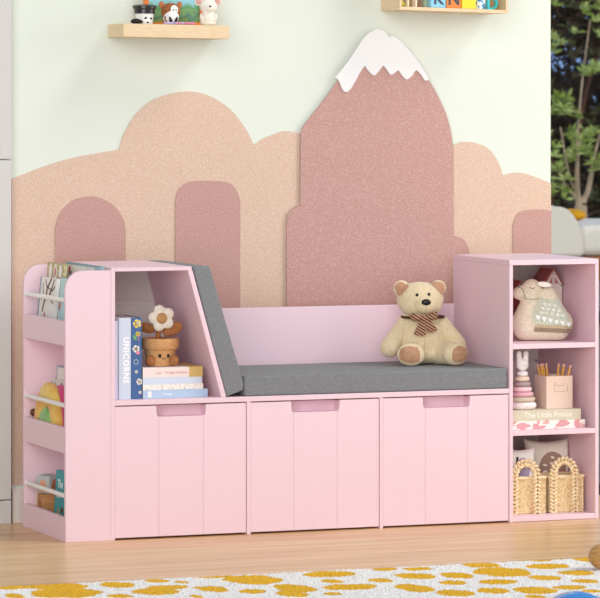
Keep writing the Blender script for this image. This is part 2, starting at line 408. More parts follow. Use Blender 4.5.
# lying stack in the cubby
z = zc
m_blue = mat('blue_cover', '#b4cbe3', .5); m_pat = mat('speckled_cover', '#f1ece6', .6, '#cfc7c0', 160, nlo=.56, nhi=.62)
m_lb = mat('light_blue_cover', '#d3dcee', .5); m_blush = mat('blush_cover', '#f0e0dc', .5); m_must = mat('mustard_cloth', '#cfae6c', .7)
t = book('book', 'pale blue book at the bottom of the lying stack in the cubby', .1795, .14, .0215, m_blue, (.2205, .030, z), FLAT); clean(t); z += .0217
b = text_bm('Feelings', .0085); xf(b, (.068, -.0003, .0105), (PI/2, 0, 0)); link('title', b, mat('white_print2', '#f4f8fc', .6), t)
b = new(); box(b, (.014, -.0004, .003), (.024, -.0001, .0185)); link('spine_badge', b, m_wpr, t)
t = book('book', 'thin white speckled book, second from the bottom of the cubby stack', .167, .135, .0145, m_pat, (.2205, .030, z), FLAT); clean(t); z += .0147
t = book('book', 'very pale blue book between the speckled and the blush book in the stack', .164, .135, .0175, m_lb, (.2205, .030, z), FLAT); clean(t); z += .0177
t = book('book', 'blush pink book with mustard spine end, topmost of the cubby stack', .1645, .135, .0265, m_blush, (.2205, .030, z), FLAT); clean(t)
b = new(); box(b, (.128, -.0006, -.0004), (.1652, .1345, .0003)); box(b, (.128, -.0006, .0262), (.1652, .1345, .0269)); box(b, (.128, -.0006, .0003), (.1652, .0004, .0262)); link('cloth_end', b, m_must, t)
b = text_bm('To Begin a Summer', .0078); xf(b, (.092, -.0003, .0125), (PI/2, 0, 0)); link('title', b, mat('red_print', '#e08a92', .6), t)
b = text_bm('us Flin', .0065, shear=.3); xf(b, (.042, -.0003, .0115), (PI/2, 0, 0)); link('author', b, mat('red_print2', '#dd9aa0', .6), t)
ZST = z+.0267

# flower pot toy on the stack  (frame in photo-pixel sized units)
S = 1/372
m_terra = mat('tan_plush', '#d8a571', .8, '#c58f5b', 60, (1, 1, 8), .4, .65, bump=.2, bscale=500); m_terra2 = mat('brown_plush', '#ad7040', .8, '#9a5f33', 90, nlo=.4, nhi=.6, bump=.2, bscale=500)
m_cream = mat('cream_plush', '#efe6d8', .9, '#e3d7c6', 160, nlo=.4, nhi=.65, bump=.3, bscale=500)
pt = thing('flowerpot_toy', 'smiling brown flowerpot toy with a cream flower on the stacked books', 'toy', (.288, .090, ZST), -.2)
b = lathe(new(), [(x*S, z_*S) for x, z_ in ((10, 0), (12.8, .3), (13.7, 1.5), (15.3, 16.5), (15, 17))], 36); pot = link('pot', b, m_terra, pt)
pot_t = lathe(new(), [(x*S, z_*S) for x, z_ in ((12.8, .3), (13.9, 1.5), (15.3, 16.5))], 36, close=False); ptree = bvh_of(pot_t)
link('rim', lathe(new(), [(x*S, z_*S) for x, z_ in ((15.2, 16.6), (17.5, 16.7), (18.3, 17.6), (18.6, 25.5), (18, 27), (16.3, 27.2), (15.6, 26.2), (15.2, 23.5), (3, 23.2))], 36), m_terra, pt)
for x in (-11, 12): ell_b = ell(new(), (x*S, -13.5*S, 6*S), (4.8*S, 2.6*S, 5.2*S)); link('foot', ell_b, m_terra2, pt)
b = new()
for x in (-2, 6.2): ell(b, cast(ptree, x*S, 10.5*S, 0), (1.7*S, 1.0*S, 1.9*S))
link('eye', b, m_black, pt)
b = new(); tube(b, [cast(ptree, (2.1+u)*S, (7.6+.35*u*u-.2)*S, .1*S) for u in (-1.9, -1, 0, 1, 1.9)], .33*S, 6); link('mouth', b, m_black, pt)
link('stem', tube(new(), [(-2*S, 0, 23*S), (-2*S, -1*S, 32*S), (1*S, -3*S, 44*S)], 2.6*S, 10), m_terra2, pt)
link('leaf', ell(new(), (-13*S, 0, 37*S), (8.5*S, 2.2*S, 5*S), (0, .25, 0)), m_terra2, pt)
link('leaf', ell(new(), (12*S, 0, 36*S), (10.5*S, 2.2*S, 6.5*S), (0, -.38, 0)), m_terra2, pt)
b = new()
for k in range(5):
    a = PI/2+.28+2*PI*k/5; ell(b, ((1+7.6*math.cos(a))*S, -5*S, (46.8+7.6*math.sin(a))*S), (5.9*S, 2.8*S, 5.9*S))
fl = link('flower', fuse(b, .7*S, 4), m_cream, pt)
link('flower_centre', ell(new(), (1*S, -7.4*S, 46.8*S), (5.3*S, 1.9*S, 5.4*S)), mat('tan_centre', '#c49562', .8, '#b38450', 60, (1, 1, 6), .4, .6), pt)

# books in the rack: covers face left, leaning on the back
def lean(a): return (Vector((math.sin(a), 0, math.cos(a))), Y, Vector((-math.cos(a), 0, math.sin(a))))
m_bkw = mat('white_cover', '#ece9e4', .5); m_teal = mat('teal_cover', '#3fa5ad', .5); m_ltteal = mat('pale_teal_cover', '#bcdde0', .5); m_brown = mat('brown_print', '#6d4a38', .6)
m_redp = mat('red_print3', '#c9453f', .6); m_orp = mat('orange_print', '#e29a3c', .6); m_bluep = mat('blue_print', '#8cc7da', .6); m_olive = mat('olive_cover', '#c9bd96', .6, '#a79a6d', 120, nlo=.45, nhi=.6)
def art(t, name, polys, m, T):
    for p in polys: link(name, prism(new(), p, 'z', T-.00005, T+.0003), m, t)
zt = .5198
# large landscape book leaning at the back, rising over the side
t = book('book', 'large landscape picture book at the back of the top rack tier', .192, .312, .010, mat('slate_cover', '#8fabb5', .5), (.1030, .0135, zt), lean(.035)); T_ = t['T']; clean(t)
art(t, 'cover_panel', [[(.004, .004), (.186, .004), (.186, .308), (.004, .308)]], m_bkw, T_-.0002)
art(t, 'cover_art', [[(.03, .01), (.185, .01), (.185, .05), (.03, .05)], [(.03, .25), (.17, .25), (.17, .27), (.03, .27)]], m_bluep, T_)
art(t, 'cover_art', [oval((.172, .27), .011, .008), oval((.158, .26), .009, .006)], m_redp, T_)
art(t, 'cover_art', [[(.1, .115), (.19, .115), (.19, .118), (.1, .118)]], mat('slate_print', '#8fb3bd', .6), T_)
t = book('book', 'patterned picture book showing bottle shapes behind the branch book', .190, .15, .009, m_olive, (.0620, .222, zt), lean(.06)); T_ = t['T']; clean(t)
art(t, 'cover_art', [oval((.165, .03), .022, .013, 12), oval((.165, .075), .024, .014, 12), oval((.165, .12), .022, .013, 12)], m_wpr, T_)
art(t, 'cover_art', [oval((.165, .075), .014, .006, 10), oval((.15, .03), .007, .005, 10)], m_redp, T_)
m_wpr2 = m_bkw
t = book('book', 'white picture book with a brown branch leaning in the top rack tier', .152, .148, .010, m_bkw, (.0370, .212, zt), lean(.10)); T_ = t['T']; clean(t)
b = new()
def br(pts, r): tube(b, [(x, y, T_) for x, y in pts], r, 6)
br([(.060, .105), (.085, .095), (.105, .080), (.125, .078), (.15, .045)], .0025); br([(.105, .08), (.10, .045), (.085, .02)], .0018); br([(.12, .078), (.145, .1)], .0016); br([(.1, .06), (.12, .045)], .0014); br([(.125, .072), (.118, .03), (.13, .012)], .002); br([(.148, .02), (.12, .04), (.105, .05)], .002); br([(.135, .12), (.11, .11), (.09, .125)], .0012)
link('branch_art', b, m_brown, t)
art(t, 'cover_art', [oval((.052, .085), .007, .005)], m_redp, T_)
art(t, 'cover_art', [oval((.022, .075), .018, .040), oval((.036, .075), .014, .02)], m_bluep, T_)
art(t, 'cover_edge', [[(0, .139), (.152, .139), (.152, .148), (0, .148)]], mat('slate_blue', '#7fa3b5', .6), T_)
t = book('book', 'pale teal thin book at the near end of the top rack tier', .155, .12, .010, m_ltteal, (.046, .085, zt), lean(.10)); T_ = t['T']; clean(t)
art(t, 'cover_art', [oval((.08, .108), .012, .006)], m_redp, T_)
# middle tier
zm = .2413
t = book('book', 'white picture book tallest at the back of the middle rack tier', .190, .168, .009, m_bkw, (.0915, .200, zm), lean(.04)); T_ = t['T']; clean(t)
art(t, 'cover_art', [oval((.145, .10), .012, .01), oval((.13, .08), .008, .03)], m_pkp, T_)
art(t, 'cover_edge', [[(.186, 0), (.190, 0), (.190, .168), (.186, .168)], [(0, .164), (.185, .164), (.185, .168), (0, .168)]], mat('slate_blue2', '#7f9fb8', .6), T_)
t = book('book', 'shorter striped picture book just behind the rainbow toy', .153, .172, .009, m_bkw, (.0795, .201, zm), lean(.04)); T_ = t['T']; clean(t)
b = new(); br([(.135, .09), (.142, .07), (.136, .05), (.145, .03)], .002); br([(.13, .1), (.14, .085), (.148, .08)], .002); link('branch_art', b, m_brown, t)
art(t, 'cover_edge', [[(0, .165), (.15, .165), (.15, .172), (0, .172)], [(0, .135), (.15, .135), (.15, .140), (0, .140)], [(0, .150), (.15, .150), (.15, .153), (0, .153)]], mat('slate_blue3', '#93aebc', .6), T_)

# rainbow plush in the middle tier (arch in the y-z plane, looking left)
rb = thing('rainbow_plush', 'tie-dyed yellow and orange rainbow plush in the middle rack tier', 'toy', (.0368, .258, zm))
def arch(bm, ry, rz, r, x=0, y0=0, n=22, ry2=None):
    for k in range(n+1):
        a = PI*k/n; ell(bm, (x, y0+ry*math.cos(a), r*.55+(rz)*math.sin(a)), (r*.6, r, r), seg=14, rings=9)
m_ry = mat('yellow_orange_plush', '#e6cf6a', .95, '#e2a45c', 22, nlo=.35, nhi=.7, sheen=.3, spec=.1); m_rp = mat('pink_plush', '#cf4577', .95, sheen=.3, spec=.1); m_rg = mat('green_plush', '#a3c97a', .95, '#6fae72', 30, nlo=.4, nhi=.7, sheen=.3, spec=.1)
def flat0(bm):
    for v in bm.verts: v.co.z = max(v.co.z, 0)
    return bm
b = new(); arch(b, .081, .104, .0335); link('outer_arch', flat0(fuse(b, .004, 4)), m_ry, rb)
b = new(); arch(b, .078, .100, .032, .020, -.036); link('outer_arch', flat0(fuse(b, .004, 4)), m_rp, rb)
b = new(); ell(b, (-.006, .016, .026), (.017, .056, .060)); link('belly', flat0(fuse(b, .003, 3)), m_rg, rb)
link('belly_patch', ell(new(), (-.016, -.018, .0165), (.010, .018, .016)), mat('blue_plush', '#3c5fae', .95, sheen=.3, spec=.1), rb)
b = new(); tube(b, [(-.0205, .036, .055), (-.0225, .022, .047), (-.0230, .008, .043)], .0012, 6); link('eye', b, m_black, rb)
for y in (-.090,): link('foot', ell(new(), (-.0135, y, .0125), (.010, .014, .012)), mat('brown_foot', '#6b3a22', .8), rb)
b = new(); ell(b, (-.014, .106, .066), .010); tube(b, [(-.014, .10, .066), (-.010, .07, .066)], .005, 8); link('hand', b, mat('brown_hand', '#6b3a22', .8), rb)

# lower tier
zl = .0122
m_kraft = mat('kraft_card', '#c98f5c', .7, '#b77f4c', 30, (1, 1, 6), .4, .6)
bx = thing('cardboard_box', 'small orange-brown box with a door line in the lowest rack tier', 'box', (.052, .312, zl), -.12)
link('body', box(new(), (-.026, -.040, 0), (.026, .040, .083), .001), m_kraft, bx)
b = new(); box(b, (-.0266, .0005, .002), (-.0261, .0017, .060)); box(b, (-.0266, -.02, .058), (-.0261, .022, .0592)); link('door_line', b, mat('brown_line', '#8a5530', .7), bx)
link('side_strip', box(new(), (-.0275, .0405, 0), (.02, .052, .083), .001), mat('cream_card', '#e6c9a0', .7), bx)
gb = thing('toy_block', 'pale grey cube block with peach circles on top of the brown box', 'toy', (.050, .311, zl+.0834), .5)
link('body', box(new(), (-.024, -.024, 0), (.024, .024, .048), .002), mat('pale_grey_block', '#b9c0bf', .6), gb)
b = new(); prism(b, [(u, max(.004, v)) for u, v in oval((0, .012), .014, .026, 20)], 'x', -.0244, -.0239); link('circle_print', b, mat('peach_print', '#e0a482', .6), gb)
b = new(); prism(b, [(u, max(.004, v)) for u, v in oval((.0, .016), .015, .024, 20)], 'y', -.0244, -.0239); link('circle_print', b, mat('rust_print', '#c07850', .6), gb)
t = book('book', 'teal picture book with white lettering in the lowest rack tier', .152, .13, .010, m_teal, (.052, .118, zl), lean(.06)); T_ = t['T']; clean(t)
b = text_bm('The', .030, .0003, 'LEFT', bold=.0008); xf(b, (0, 0, 0), (0, 0, -PI/2)); xf(b, (.116, .112, T_)); link('title', b, mat('white_print3', '#e9f2f2', .6), t)
b = text_bm('Wo', .022, .0003, 'LEFT', bold=.0006); xf(b, (0, 0, 0), (0, 0, -PI/2)); xf(b, (.086, .120, T_)); link('title', b, mat('white_print4', '#e9f2f2', .6), t)
art(t, 'cover_art', [oval((.028, .092), .026, .008), oval((.022, .075), .02, .006)], m_orp, T_)
art(t, 'cover_art', [oval((.022, .100), .02, .005), oval((.018, .062), .018, .007)], m_wpr, T_)
art(t, 'cover_art', [oval((.05, .06), .008, .012)], m_brown, T_)
wr = tag(link('wooden_ruler', box(new(), (0, 0, 0), (.004, .03, .175), .0005), m_ply), 'pale wooden ruler standing behind the teal book in the rack', 'ruler'); wr.location = (.103, .175, zl)

# ------------------------------------------------------------------ teddy bear
S = 1/364.6
m_bear = mat('cream_fur', '#ead7b4', .95, '#e2cca6', 120, nlo=.4, nhi=.65, bump=.45, bscale=650, sheen=.35, spec=.1)
m_pad = mat('tan_suede', '#c89c7c', .9, '#ba8b6c', 120, nlo=.4, nhi=.65, bump=.2, bscale=500, sheen=.2, spec=.1)
tb = thing('teddy_bear', 'cream teddy bear with striped brown bow sitting on the seat cushion', 'toy', (1.1005, .225, .4183), -.30)
b = new()
def e_(c, r, rot=None): ell(b, Vector(c)*S, tuple(v*S for v in r), rot, 28, 18)
def c_(a, q, r1, r2): caps(b, Vector(a)*S, Vector(q)*S, r1*S, r2*S, 9)
e_((-4.5, -1, 65), (23.8, 19, 17.6)); e_((-4.5, -3, 60), (22, 17.5, 13.5))
e_((-23, 2, 75.8), (8.4, 4.8, 8.4)); e_((14, 2, 76), (8.2, 4.8, 8.2))
e_((-1, -17, 60.2), (11, 9.5, 8.8))
e_((-1.5, 2, 25), (25.5, 19, 25)); e_((-1.5, 1, 40), (20, 15, 13)); e_((-1.5, 1, 10), (23, 20, 10))
c_((-19, 0, 43), (-34, -7, 20), 7.5, 9.5); e_((-36, -8, 17), (9.6, 8.5, 10))
c_((19, 0, 41), (32, -5, 22), 7, 8.4); e_((33, -6, 19), (8.4, 8, 9.5))
c_((-11, -4, 11), (-16, -26, 11.5), 11, 11); e_((-16.5, -30, 11.6), (14.2, 7.5, 11.5), (0, 0, -.12))
c_((13, -4, 11), (26, -23, 11.5), 11, 11); e_((28.5, -26, 11.6), (13.6, 7.5, 11.5), (0, 0, .35))
bb = fuse(b, 1.05*S, 5)
for v in bb.verts:
    if v.co.z < 0: v.co.z = 0
btree = bvh_of(bb)
link('body', bb, m_bear, tb)
def sc_(pts): return [(u*S, v*S) for u, v in pts]
for nm, pts in (('inner_ear', [(-28.5, 73), (-29.5, 77), (-27.5, 81), (-23.5, 82), (-19.5, 80.5), (-16.5, 78.5), (-20, 74), (-23.5, 70.5), (-26, 69)]), ('inner_ear', [(6, 80), (10.5, 82), (15.5, 82), (19, 80), (20, 76), (19.5, 71.5), (17, 69), (14, 72), (10, 76.5)])):
    link(nm, patch(btree, sc_(spl2(pts+[pts[0]], 3)[:-1]), .5*S, 1.2*S), m_pad, tb)
link('paw_pad', patch(btree, sc_([(-28, 13), (-27, 17), (-23, 19.5), (-17, 20), (-11, 19), (-8.5, 15), (-8.2, 9), (-8.8, 5), (-14, 4), (-20, 4.2), (-26, 6), (-28, 9)]), .5*S, 1.2*S, rings=5), m_pad, tb)
link('paw_pad', patch(btree, sc_([(24, 12), (25.5, 17), (30, 19.8), (35, 19.5), (39, 16.5), (40, 11), (38.5, 6), (33, 4), (27, 4.2), (24.5, 7)]), .5*S, 1.2*S, rings=5), m_pad, tb)
link('nose', ell(new(), cast(btree, -.9*S, 63.2*S, .6*S), (4.8*S, 2.4*S, 3.2*S)), m_black, tb)
b = new(); tube(b, [cast(btree, -.9*S, v*S, .05*S) for v in (60, 57.5, 55, 53)], .3*S, 6); link('mouth_seam', b, mat('seam_thread', '#c2a983', .9), tb)
for x, z_ in ((-9.2, 70.2), (2.6, 70.8)): link('eye', ell(new(), cast(btree, x*S, z_*S, .2*S), (1.55*S, 1.1*S, 1.65*S)), m_black, tb)
b = new(); tube(b, [cast(btree, u*S, v*S, .02*S) for u, v in ((-17, 80), (-13, 75), (-9.5, 71.5), (-9, 70.5))], .22*S, 5); tube(b, [cast(btree, u*S, v*S, .02*S) for u, v in ((-1, 50), (-1, 40), (-1.5, 28), (-1.5, 14))], .2*S, 5)
link('seam', b, mat('seam_thread2', '#cdb48c', .9), tb)
m_bow = bpy.data.materials.new('striped_ribbon'); m_bow.use_nodes = True; nt = m_bow.node_tree; bs = nt.nodes['Principled BSDF']; bs.inputs['Roughness'].default_value = .8
tc = nt.nodes.new('ShaderNodeTexCoord'); mp = nt.nodes.new('ShaderNodeMapping'); mp.inputs['Rotation'].default_value = (0, math.radians(-32), 0)
wv = nt.nodes.new('ShaderNodeTexWave'); wv.wave_type = 'BANDS'; wv.bands_direction = 'Z'; wv.inputs['Scale'].default_value = 44
rp_ = nt.nodes.new('ShaderNodeValToRGB'); rp_.color_ramp.elements[0].position = .5; rp_.color_ramp.elements[1].position = .72; rp_.color_ramp.elements[0].color = lin('#55301f'); rp_.color_ramp.elements[1].color = lin('#cf9c7c')
nt.links.new(tc.outputs['Object'], mp.inputs['Vector']); nt.links.new(mp.outputs['Vector'], wv.inputs['Vector']); nt.links.new(wv.outputs['Fac'], rp_.inputs['Fac']); nt.links.new(rp_.outputs['Color'], bs.inputs['Base Color'])
bw = bpy.data.objects.new('bow', None); bpy.data.objects.remove(bw)
b = new()
for pts in ([(-1, 47), (-5, 49.5), (-9, 51), (-13, 51.5), (-14.5, 48), (-12.5, 44.5), (-8, 43.5), (-4, 44.5)], [(-1, 47), (3, 50), (8, 52), (12.2, 52.5), (13, 48.5), (12.5, 45.5), (7, 44.2), (3, 44.8)]):
    pts = [(u-2, v+.6) for u, v in pts]; cu, cv = sum(p[0] for p in pts)/8, sum(p[1] for p in pts)/8
    N = len(pts); f0 = []; f1 = []
    for k, bul in ((1.0, 0), (.7, 1.6), (.35, 2.4)):
        f0.append([b.verts.new(Vector(((cu+(u-cu)*k), -22.5-bul-.12*abs(u), (cv+(v-cv)*k)))*S) for u, v in pts])
    back = [b.verts.new(Vector((u, -20-.05*abs(u), v))*S) for u, v in pts]
    for A, B in zip([back]+f0, f0):
        for i in range(N): b.faces.new((A[i], A[(i+1) % N], B[(i+1) % N], B[i]))
    b.faces.new(f0[-1]); b.faces.new(back[::-1])
link('bow_loops', b, m_bow, tb)
link('bow_knot', ell(new(), Vector((-3, -24, 47.2))*S, (3*S, 2.2*S, 3*S)), m_bow, tb)
def tail(pts):
    pts = [(u-2, v+1.5) for u, v in pts]; N = len(pts); bm = new()
    A = [bm.verts.new(Vector((u, -24+.04*(46-v)-.0*u, v))*S) for u, v in pts]; B = [bm.verts.new(v.co+Vector((0, 2.2*S, 0))) for v in A]
    bm.faces.new(A); bm.faces.new(B[::-1])
    for i in range(N): bm.faces.new((A[i], A[(i+1) % N], B[(i+1) % N], B[i]))
    return bm
link('bow_tail', tail([(-3, 46), (-6, 41), (-9, 34), (-11, 30), (-7, 28.5), (-2, 28.5), (1, 29), (.7, 34), (-.2, 41), (-.5, 46)]), m_bow, tb)
link('bow_tail', tail([(-.2, 46), (.8, 41), (2, 35), (3.5, 31), (8, 31.5), (13, 33.5), (10, 38), (6, 43), (2.5, 46)]), m_bow, tb)
link('ribbon', tube(new(), [Vector((-2+21*math.cos(a), -2+18.5*math.sin(a), 47.5))*S for a in (2*PI*k/28 for k in range(28))], 1.3*S, 8, True), mat('brown_ribbon', '#4a2c20', .8), tb)

# ------------------------------------------------------------------ cube shelf: top
S = 1/366
zt = .4828
m_boucle = mat('cream_boucle', '#e6dcc6', .95, '#d9cdb4', 180, nlo=.42, nhi=.62, bump=.8, bscale=420, sheen=.3, spec=.1)
lm = thing('camel_plush', 'cream woolly camel plush with pale green blanket in the top cube', 'toy', (1.3975, .105, zt), -.28)
b = new()
def e2(c, r, rot=None): ell(b, Vector(c)*S, tuple(v*S for v in r), rot, 22, 14)
def c2(a, q, r1, r2, fy=.8): caps(b, Vector(a)*S, Vector(q)*S, r1*S, r2*S, 9, fy)
e2((-9.7, 0, 53), (9.8, 8.5, 9.3)); c2((-12, 0, 51), (-22.5, 0, 47.8), 7.6, 6.6); c2((-9.5, 0, 47), (-17.5, 0, 20), 7.4, 12)
c2((-16, 0, 13), (17, 0, 13), 13, 13, .95); e2((0, 0, 16), (30.5, 13, 16)); c2((7, 0, 45), (12, 0, 24), 9.5, 15, .8); c2((12, 0, 30), (20, 0, 18), 11, 12.5, .9); e2((3, 0, 30), (13, 10, 16))
lb = fuse(b, 1.1*S, 4)
for v in lb.verts:
    if v.co.z < 0: v.co.z = 0
ltree = bvh_of(lb); link('body', lb, m_boucle, lm)
link('ear', ell(new(), Vector((2, -8.5, 57))*S, (7.4*S, 1.8*S, 2.9*S), (0, .12, 0)), mat('white_ear', '#f1ede3', .95), lm)
def drape(tree, A, B_, C, D, off, thick, n=16, bulge=0):
    """bilinear quad A(top-left) B(top-right) C(bottom-right) D(bottom-left)"""
    bm = new(); FLATS.pop(id(bm), None); P = []
    for j in range(n+1):
        row = []
        for i in range(n+1):
            s, t_ = i/n, j/n
            u = (A[0]*(1-s)+B_[0]*s)*(1-t_)+(D[0]*(1-s)+C[0]*s)*t_; v = (A[1]*(1-s)+B_[1]*s)*(1-t_)+(D[1]*(1-s)+C[1]*s)*t_
            u -= bulge*math.sin(PI*t_)*(1-s)
            row.append(bm.verts.new(cast(tree, u*S, v*S, off*S)))
        P.append(row)
    for j in range(n):
        for i in range(n): bm.faces.new((P[j][i], P[j][i+1], P[j+1][i+1], P[j+1][i]))
    r = bmesh.ops.solidify(bm, geom=bm.faces[:], thickness=thick*S); return bm
m_blk = mat('pale_green_knit', '#e9eedb', .95, '#f0f2ea', 260, nlo=.45, nhi=.6, bump=.4, bscale=500, spec=.1)
bl = link('blanket', drape(ltree, (-1.5, 43), (16.5, 42), (30.2, 15), (-8.5, 16), .9, .8, 18, 4.5), m_blk, lm)
b = new()
for i in range(6):
    u = -5+6.2*i; v = 24-1.5*i*.9
    prt = [(u, v-3.2), (u+1.6, v-1), (u+2.3, v+.9), (u+1.3, v+2), (u, v+1), (u-1.3, v+2), (u-2.3, v+.9), (u-1.6, v-1)]
    patch(ltree, sc_([(a*366*S, c*366*S) for a, c in prt]) if False else [(a*S, c*S) for a, c in prt], 1.5*S, .6*S, b, 2)
for j in range(3):
    for i in range(5-j):
        u = -1+5.2*i+j*1.6; v = 29+j*4.2-.9*i
        patch(ltree, [(a*S, c*S) for a, c in oval((u, v), 1.7, 1.0, 8)], 1.3*S, .5*S, b, 2)
link('heart_pattern', b, mat('white_knit', '#eceeea', .95, bump=.3, bscale=500, spec=.1), bl)
link('blanket_edge', drape(ltree, (-8.2, 17.4), (30, 15.5), (30.5, 12), (-8.4, 14.6), 1.0, .8, 12), mat('cream_edge', '#e7d8bb', .95), lm)
link('fringe', drape(ltree, (-8.6, 14.6), (30.2, 12), (29.5, 8.0), (-9, 10), .6, .6, 12), mat('taupe_fringe', '#cdbca2', .95, '#bba98d', 120, (6, 1, .3), .4, .6), lm)
b = new(); tube(b, [cast(ltree, u*S, v*S, .25*S) for u, v in ((-23.5, 54), (-20.5, 53), (-18.5, 50), (-17.5, 46), (-16.8, 42.4))], .5*S, 6); tube(b, [cast(ltree, u*S, v*S, .25*S) for u, v in ((-16.8, 42.4), (-12, 41.9), (-7, 42), (-2.5, 42.4))], .4*S, 6)
link('halter', b, mat('sage_strap', '#8f9488', .9), lm)
b = new(); tube(b, [cast(ltree, u*S, v*S, .15*S) for u, v in ((-13.3, 54.2), (-12, 53.8), (-10.2, 52.7), (-8.6, 53.2), (-7.8, 54.4))], .42*S, 6); link('eye', b, mat('eye_thread', '#6a6055', .9), lm)

# doll house behind the camel
m_roof = mat('brown_roof', '#ad6a5f', .7); m_dred = mat('dark_red_wood', '#87423b', .7); m_dw = mat('white_wood', '#e6ddd2', .6)
dh = thing('dollhouse', 'white wooden doll house with brown roof behind the camel plush', 'toy', (1.44, .24, zt))
def dp(name, bm, m, p=None): return link(name, shift(bm, dh.location), m, p or dh)
gy0, gy1 = .205, .285; gl_, gr_, ga = 1.4545, 1.5075, 1.480; ze, za = zt+.147, zt+.186
wl = dp('wall', prism(new(), [(gl_, zt), (gr_, zt), (gr_, ze), (ga, za-.004), (gl_, ze)], 'y', gy0+.002, gy1), m_dw)
dp('gable_panel', prism(new(), [(ga-.021, ze+.004), (ga+.021, ze+.004), (ga, za-.006)], 'y', gy0+.0006, gy0+.0019), mat('rose_gable', '#b98079', .7), wl)
b = new(); prism(b, [(ga-.0025, ze), (ga+.0025, ze), (ga+.0025, za-.006), (ga-.0025, za-.006)], 'y', gy0-.003, gy0+.0005)
prism(b, [(gl_-.002, ze-.004), (gl_+.005, ze-.004), (ga+.001, za-.007), (ga, za+.001)], 'y', gy0-.003, gy0+.0005); prism(b, [(gr_+.002, ze-.004), (gr_-.005, ze-.004), (ga-.001, za-.007), (ga, za+.001)], 'y', gy0-.003, gy0+.0005)
prism(b, [(gl_, ze-.006), (gr_, ze-.006), (gr_, ze), (gl_, ze)], 'y', gy0-.003, gy0+.0005); prism(b, [(gl_, ze-.030), (gr_, ze-.030), (gr_, ze-.027), (gl_, ze-.027)], 'y', gy0-.002, gy0+.0018)
dp('gable_beams', b, m_dw)
dp('roof', prism(new(), [(gl_-.006, ze-.004), (ga, za+.001), (ga, za+.006), (gl_-.010, ze-.001)], 'y', gy0-.004, gy1+.004), m_roof)
dp('roof', prism(new(), [(gr_+.003, ze-.001), (ga, za+.001), (ga, za+.006), (gr_+.0035, ze+.002)], 'y', gy0-.004, gy1+.004), m_roof)
dp('window', box(new(), (1.489, gy0-.001, zt+.075), (1.498, gy0+.0018, zt+.094)), m_dred, wl)
dp('wing', box(new(), (1.345, .235, zt), (1.4525, .29, zt+.125)), m_dw)
dp('wing_room', box(new(), (1.349, .2325, zt+.062), (1.440, .2349, zt+.112)), m_dred)
dp('wing_roof', prism(new(), [(1.3655, zt+.136), (1.3685, zt+.133), (1.391, zt+.1575), (1.388, zt+.1605)], 'y', .215, .295), m_roof)
dp('wing_gable', prism(new(), [(1.368, zt+.1255), (1.410, zt+.1255), (1.389, zt+.1525)], 'y', .236, .288), m_dw)

# ------------------------------------------------------------------ cube shelf: middle
z = .2480
def patterned():
    return mat('pink_leaf_print', '#f3ece6', .6, '#dd9c9e', 42, (1, 1, 1.4), .53, .56)
t = book('book', 'white book with pink leaf print at the bottom of the middle cube', .225, .17, .0225, patterned(), (1.2690, .026, z), FLAT); clean(t); z += .0227
b = new()
for x, z_, rx, rz in ((.033, .012, .016, .006), (.157, .011, .022, .007), (.088, .004, .02, .0045)): prism(b, [(u, min(.0222, max(.0003, v))) for u, v in oval((x, z_), rx, rz, 16, .15)], 'y', -.0004, -.00005)
link('leaf_print', b, mat('dusty_leaf', '#d9a0a4', .6), t)
t = book('book', 'thick beige book with white serif title under the pencil box', .2135, .165, .0290, mat('beige_cover', '#d5cdb6', .6), (1.2690, .029, z), FLAT); clean(t)
b = text_bm('The Little Prince', .0212, .0003, bold=.0003); xf(b, (.1145, -.0003, .0150), (PI/2, 0, 0)); link('title', b, mat('cream_print', '#efebdf', .6), t)
ZB = z+.0292
# rabbit stacking toy
S = 1/369
rs = thing('stacking_toy', 'white rabbit ring stacking toy standing on the beige book', 'toy', (1.3265, .072, ZB))
def ring(z0, z1, r, m):
    h = (z1-z0)/2; c = (z0+z1)/2
    prof = [(r*.3, z0)]+[(r-h+h*math.cos(a), c+h*math.sin(a)) for a in (-PI/2+PI*k/8 for k in range(9))]+[(r*.3, z1)]
    link('ring', lathe(new(), [(a*S, q*S) for a, q in prof], 32), m, rs)
zz = 0
for h, r, m in ((7.6, 14.2, mat('dotted_ring', '#f1e7e6', .5, '#dcc3c4', 300, nlo=.55, nhi=.6)), (5, 13, mat('beige_ring', '#cbbda8', .5)), (4.9, 11.2, mat('rose_ring', '#dfaab6', .5)), (5.2, 9.6, mat('pink_ring', '#efc9d2', .5)), (5.3, 8.4, mat('mauve_ring', '#ab989b', .5)), (5.2, 7.2, mat('cream_ring', '#ecd8c4', .5)), (5.2, 5.6, mat('white_ring', '#f2f2f2', .5))):
    ring(zz+.05, zz+h-.05, r, m); zz += h
b = new(); ell(b, (0, 0, (zz+6.3)*S), (6.5*S, 4.6*S, 6.3*S), None, 24, 16)
for sx in (-1, 1): caps(b, (sx*3.5*S, 0, (zz+10)*S), (sx*3.9*S, 0, (zz+17.5)*S), 2.9*S, 2.8*S, 7, .8)
hb = fuse(b, .5*S, 3); htree = bvh_of(hb); link('rabbit_head', hb, mat('white_silicone', '#f2f2f2', .5), rs)
b = new()
for x in (-1.2, 2.4): ell(b, cast(htree, x*S, (zz+6.4)*S, 0), (.5*S, .3*S, .5*S), None, 8, 6)
tube(b, [cast(htree, (.7+u)*S, (zz+4.6+abs(u)*.9)*S, 0) for u in (-.9, 0, .9)], .22*S, 6); link('face', b, mat('grey_print', '#7d7d7d', .6), rs)
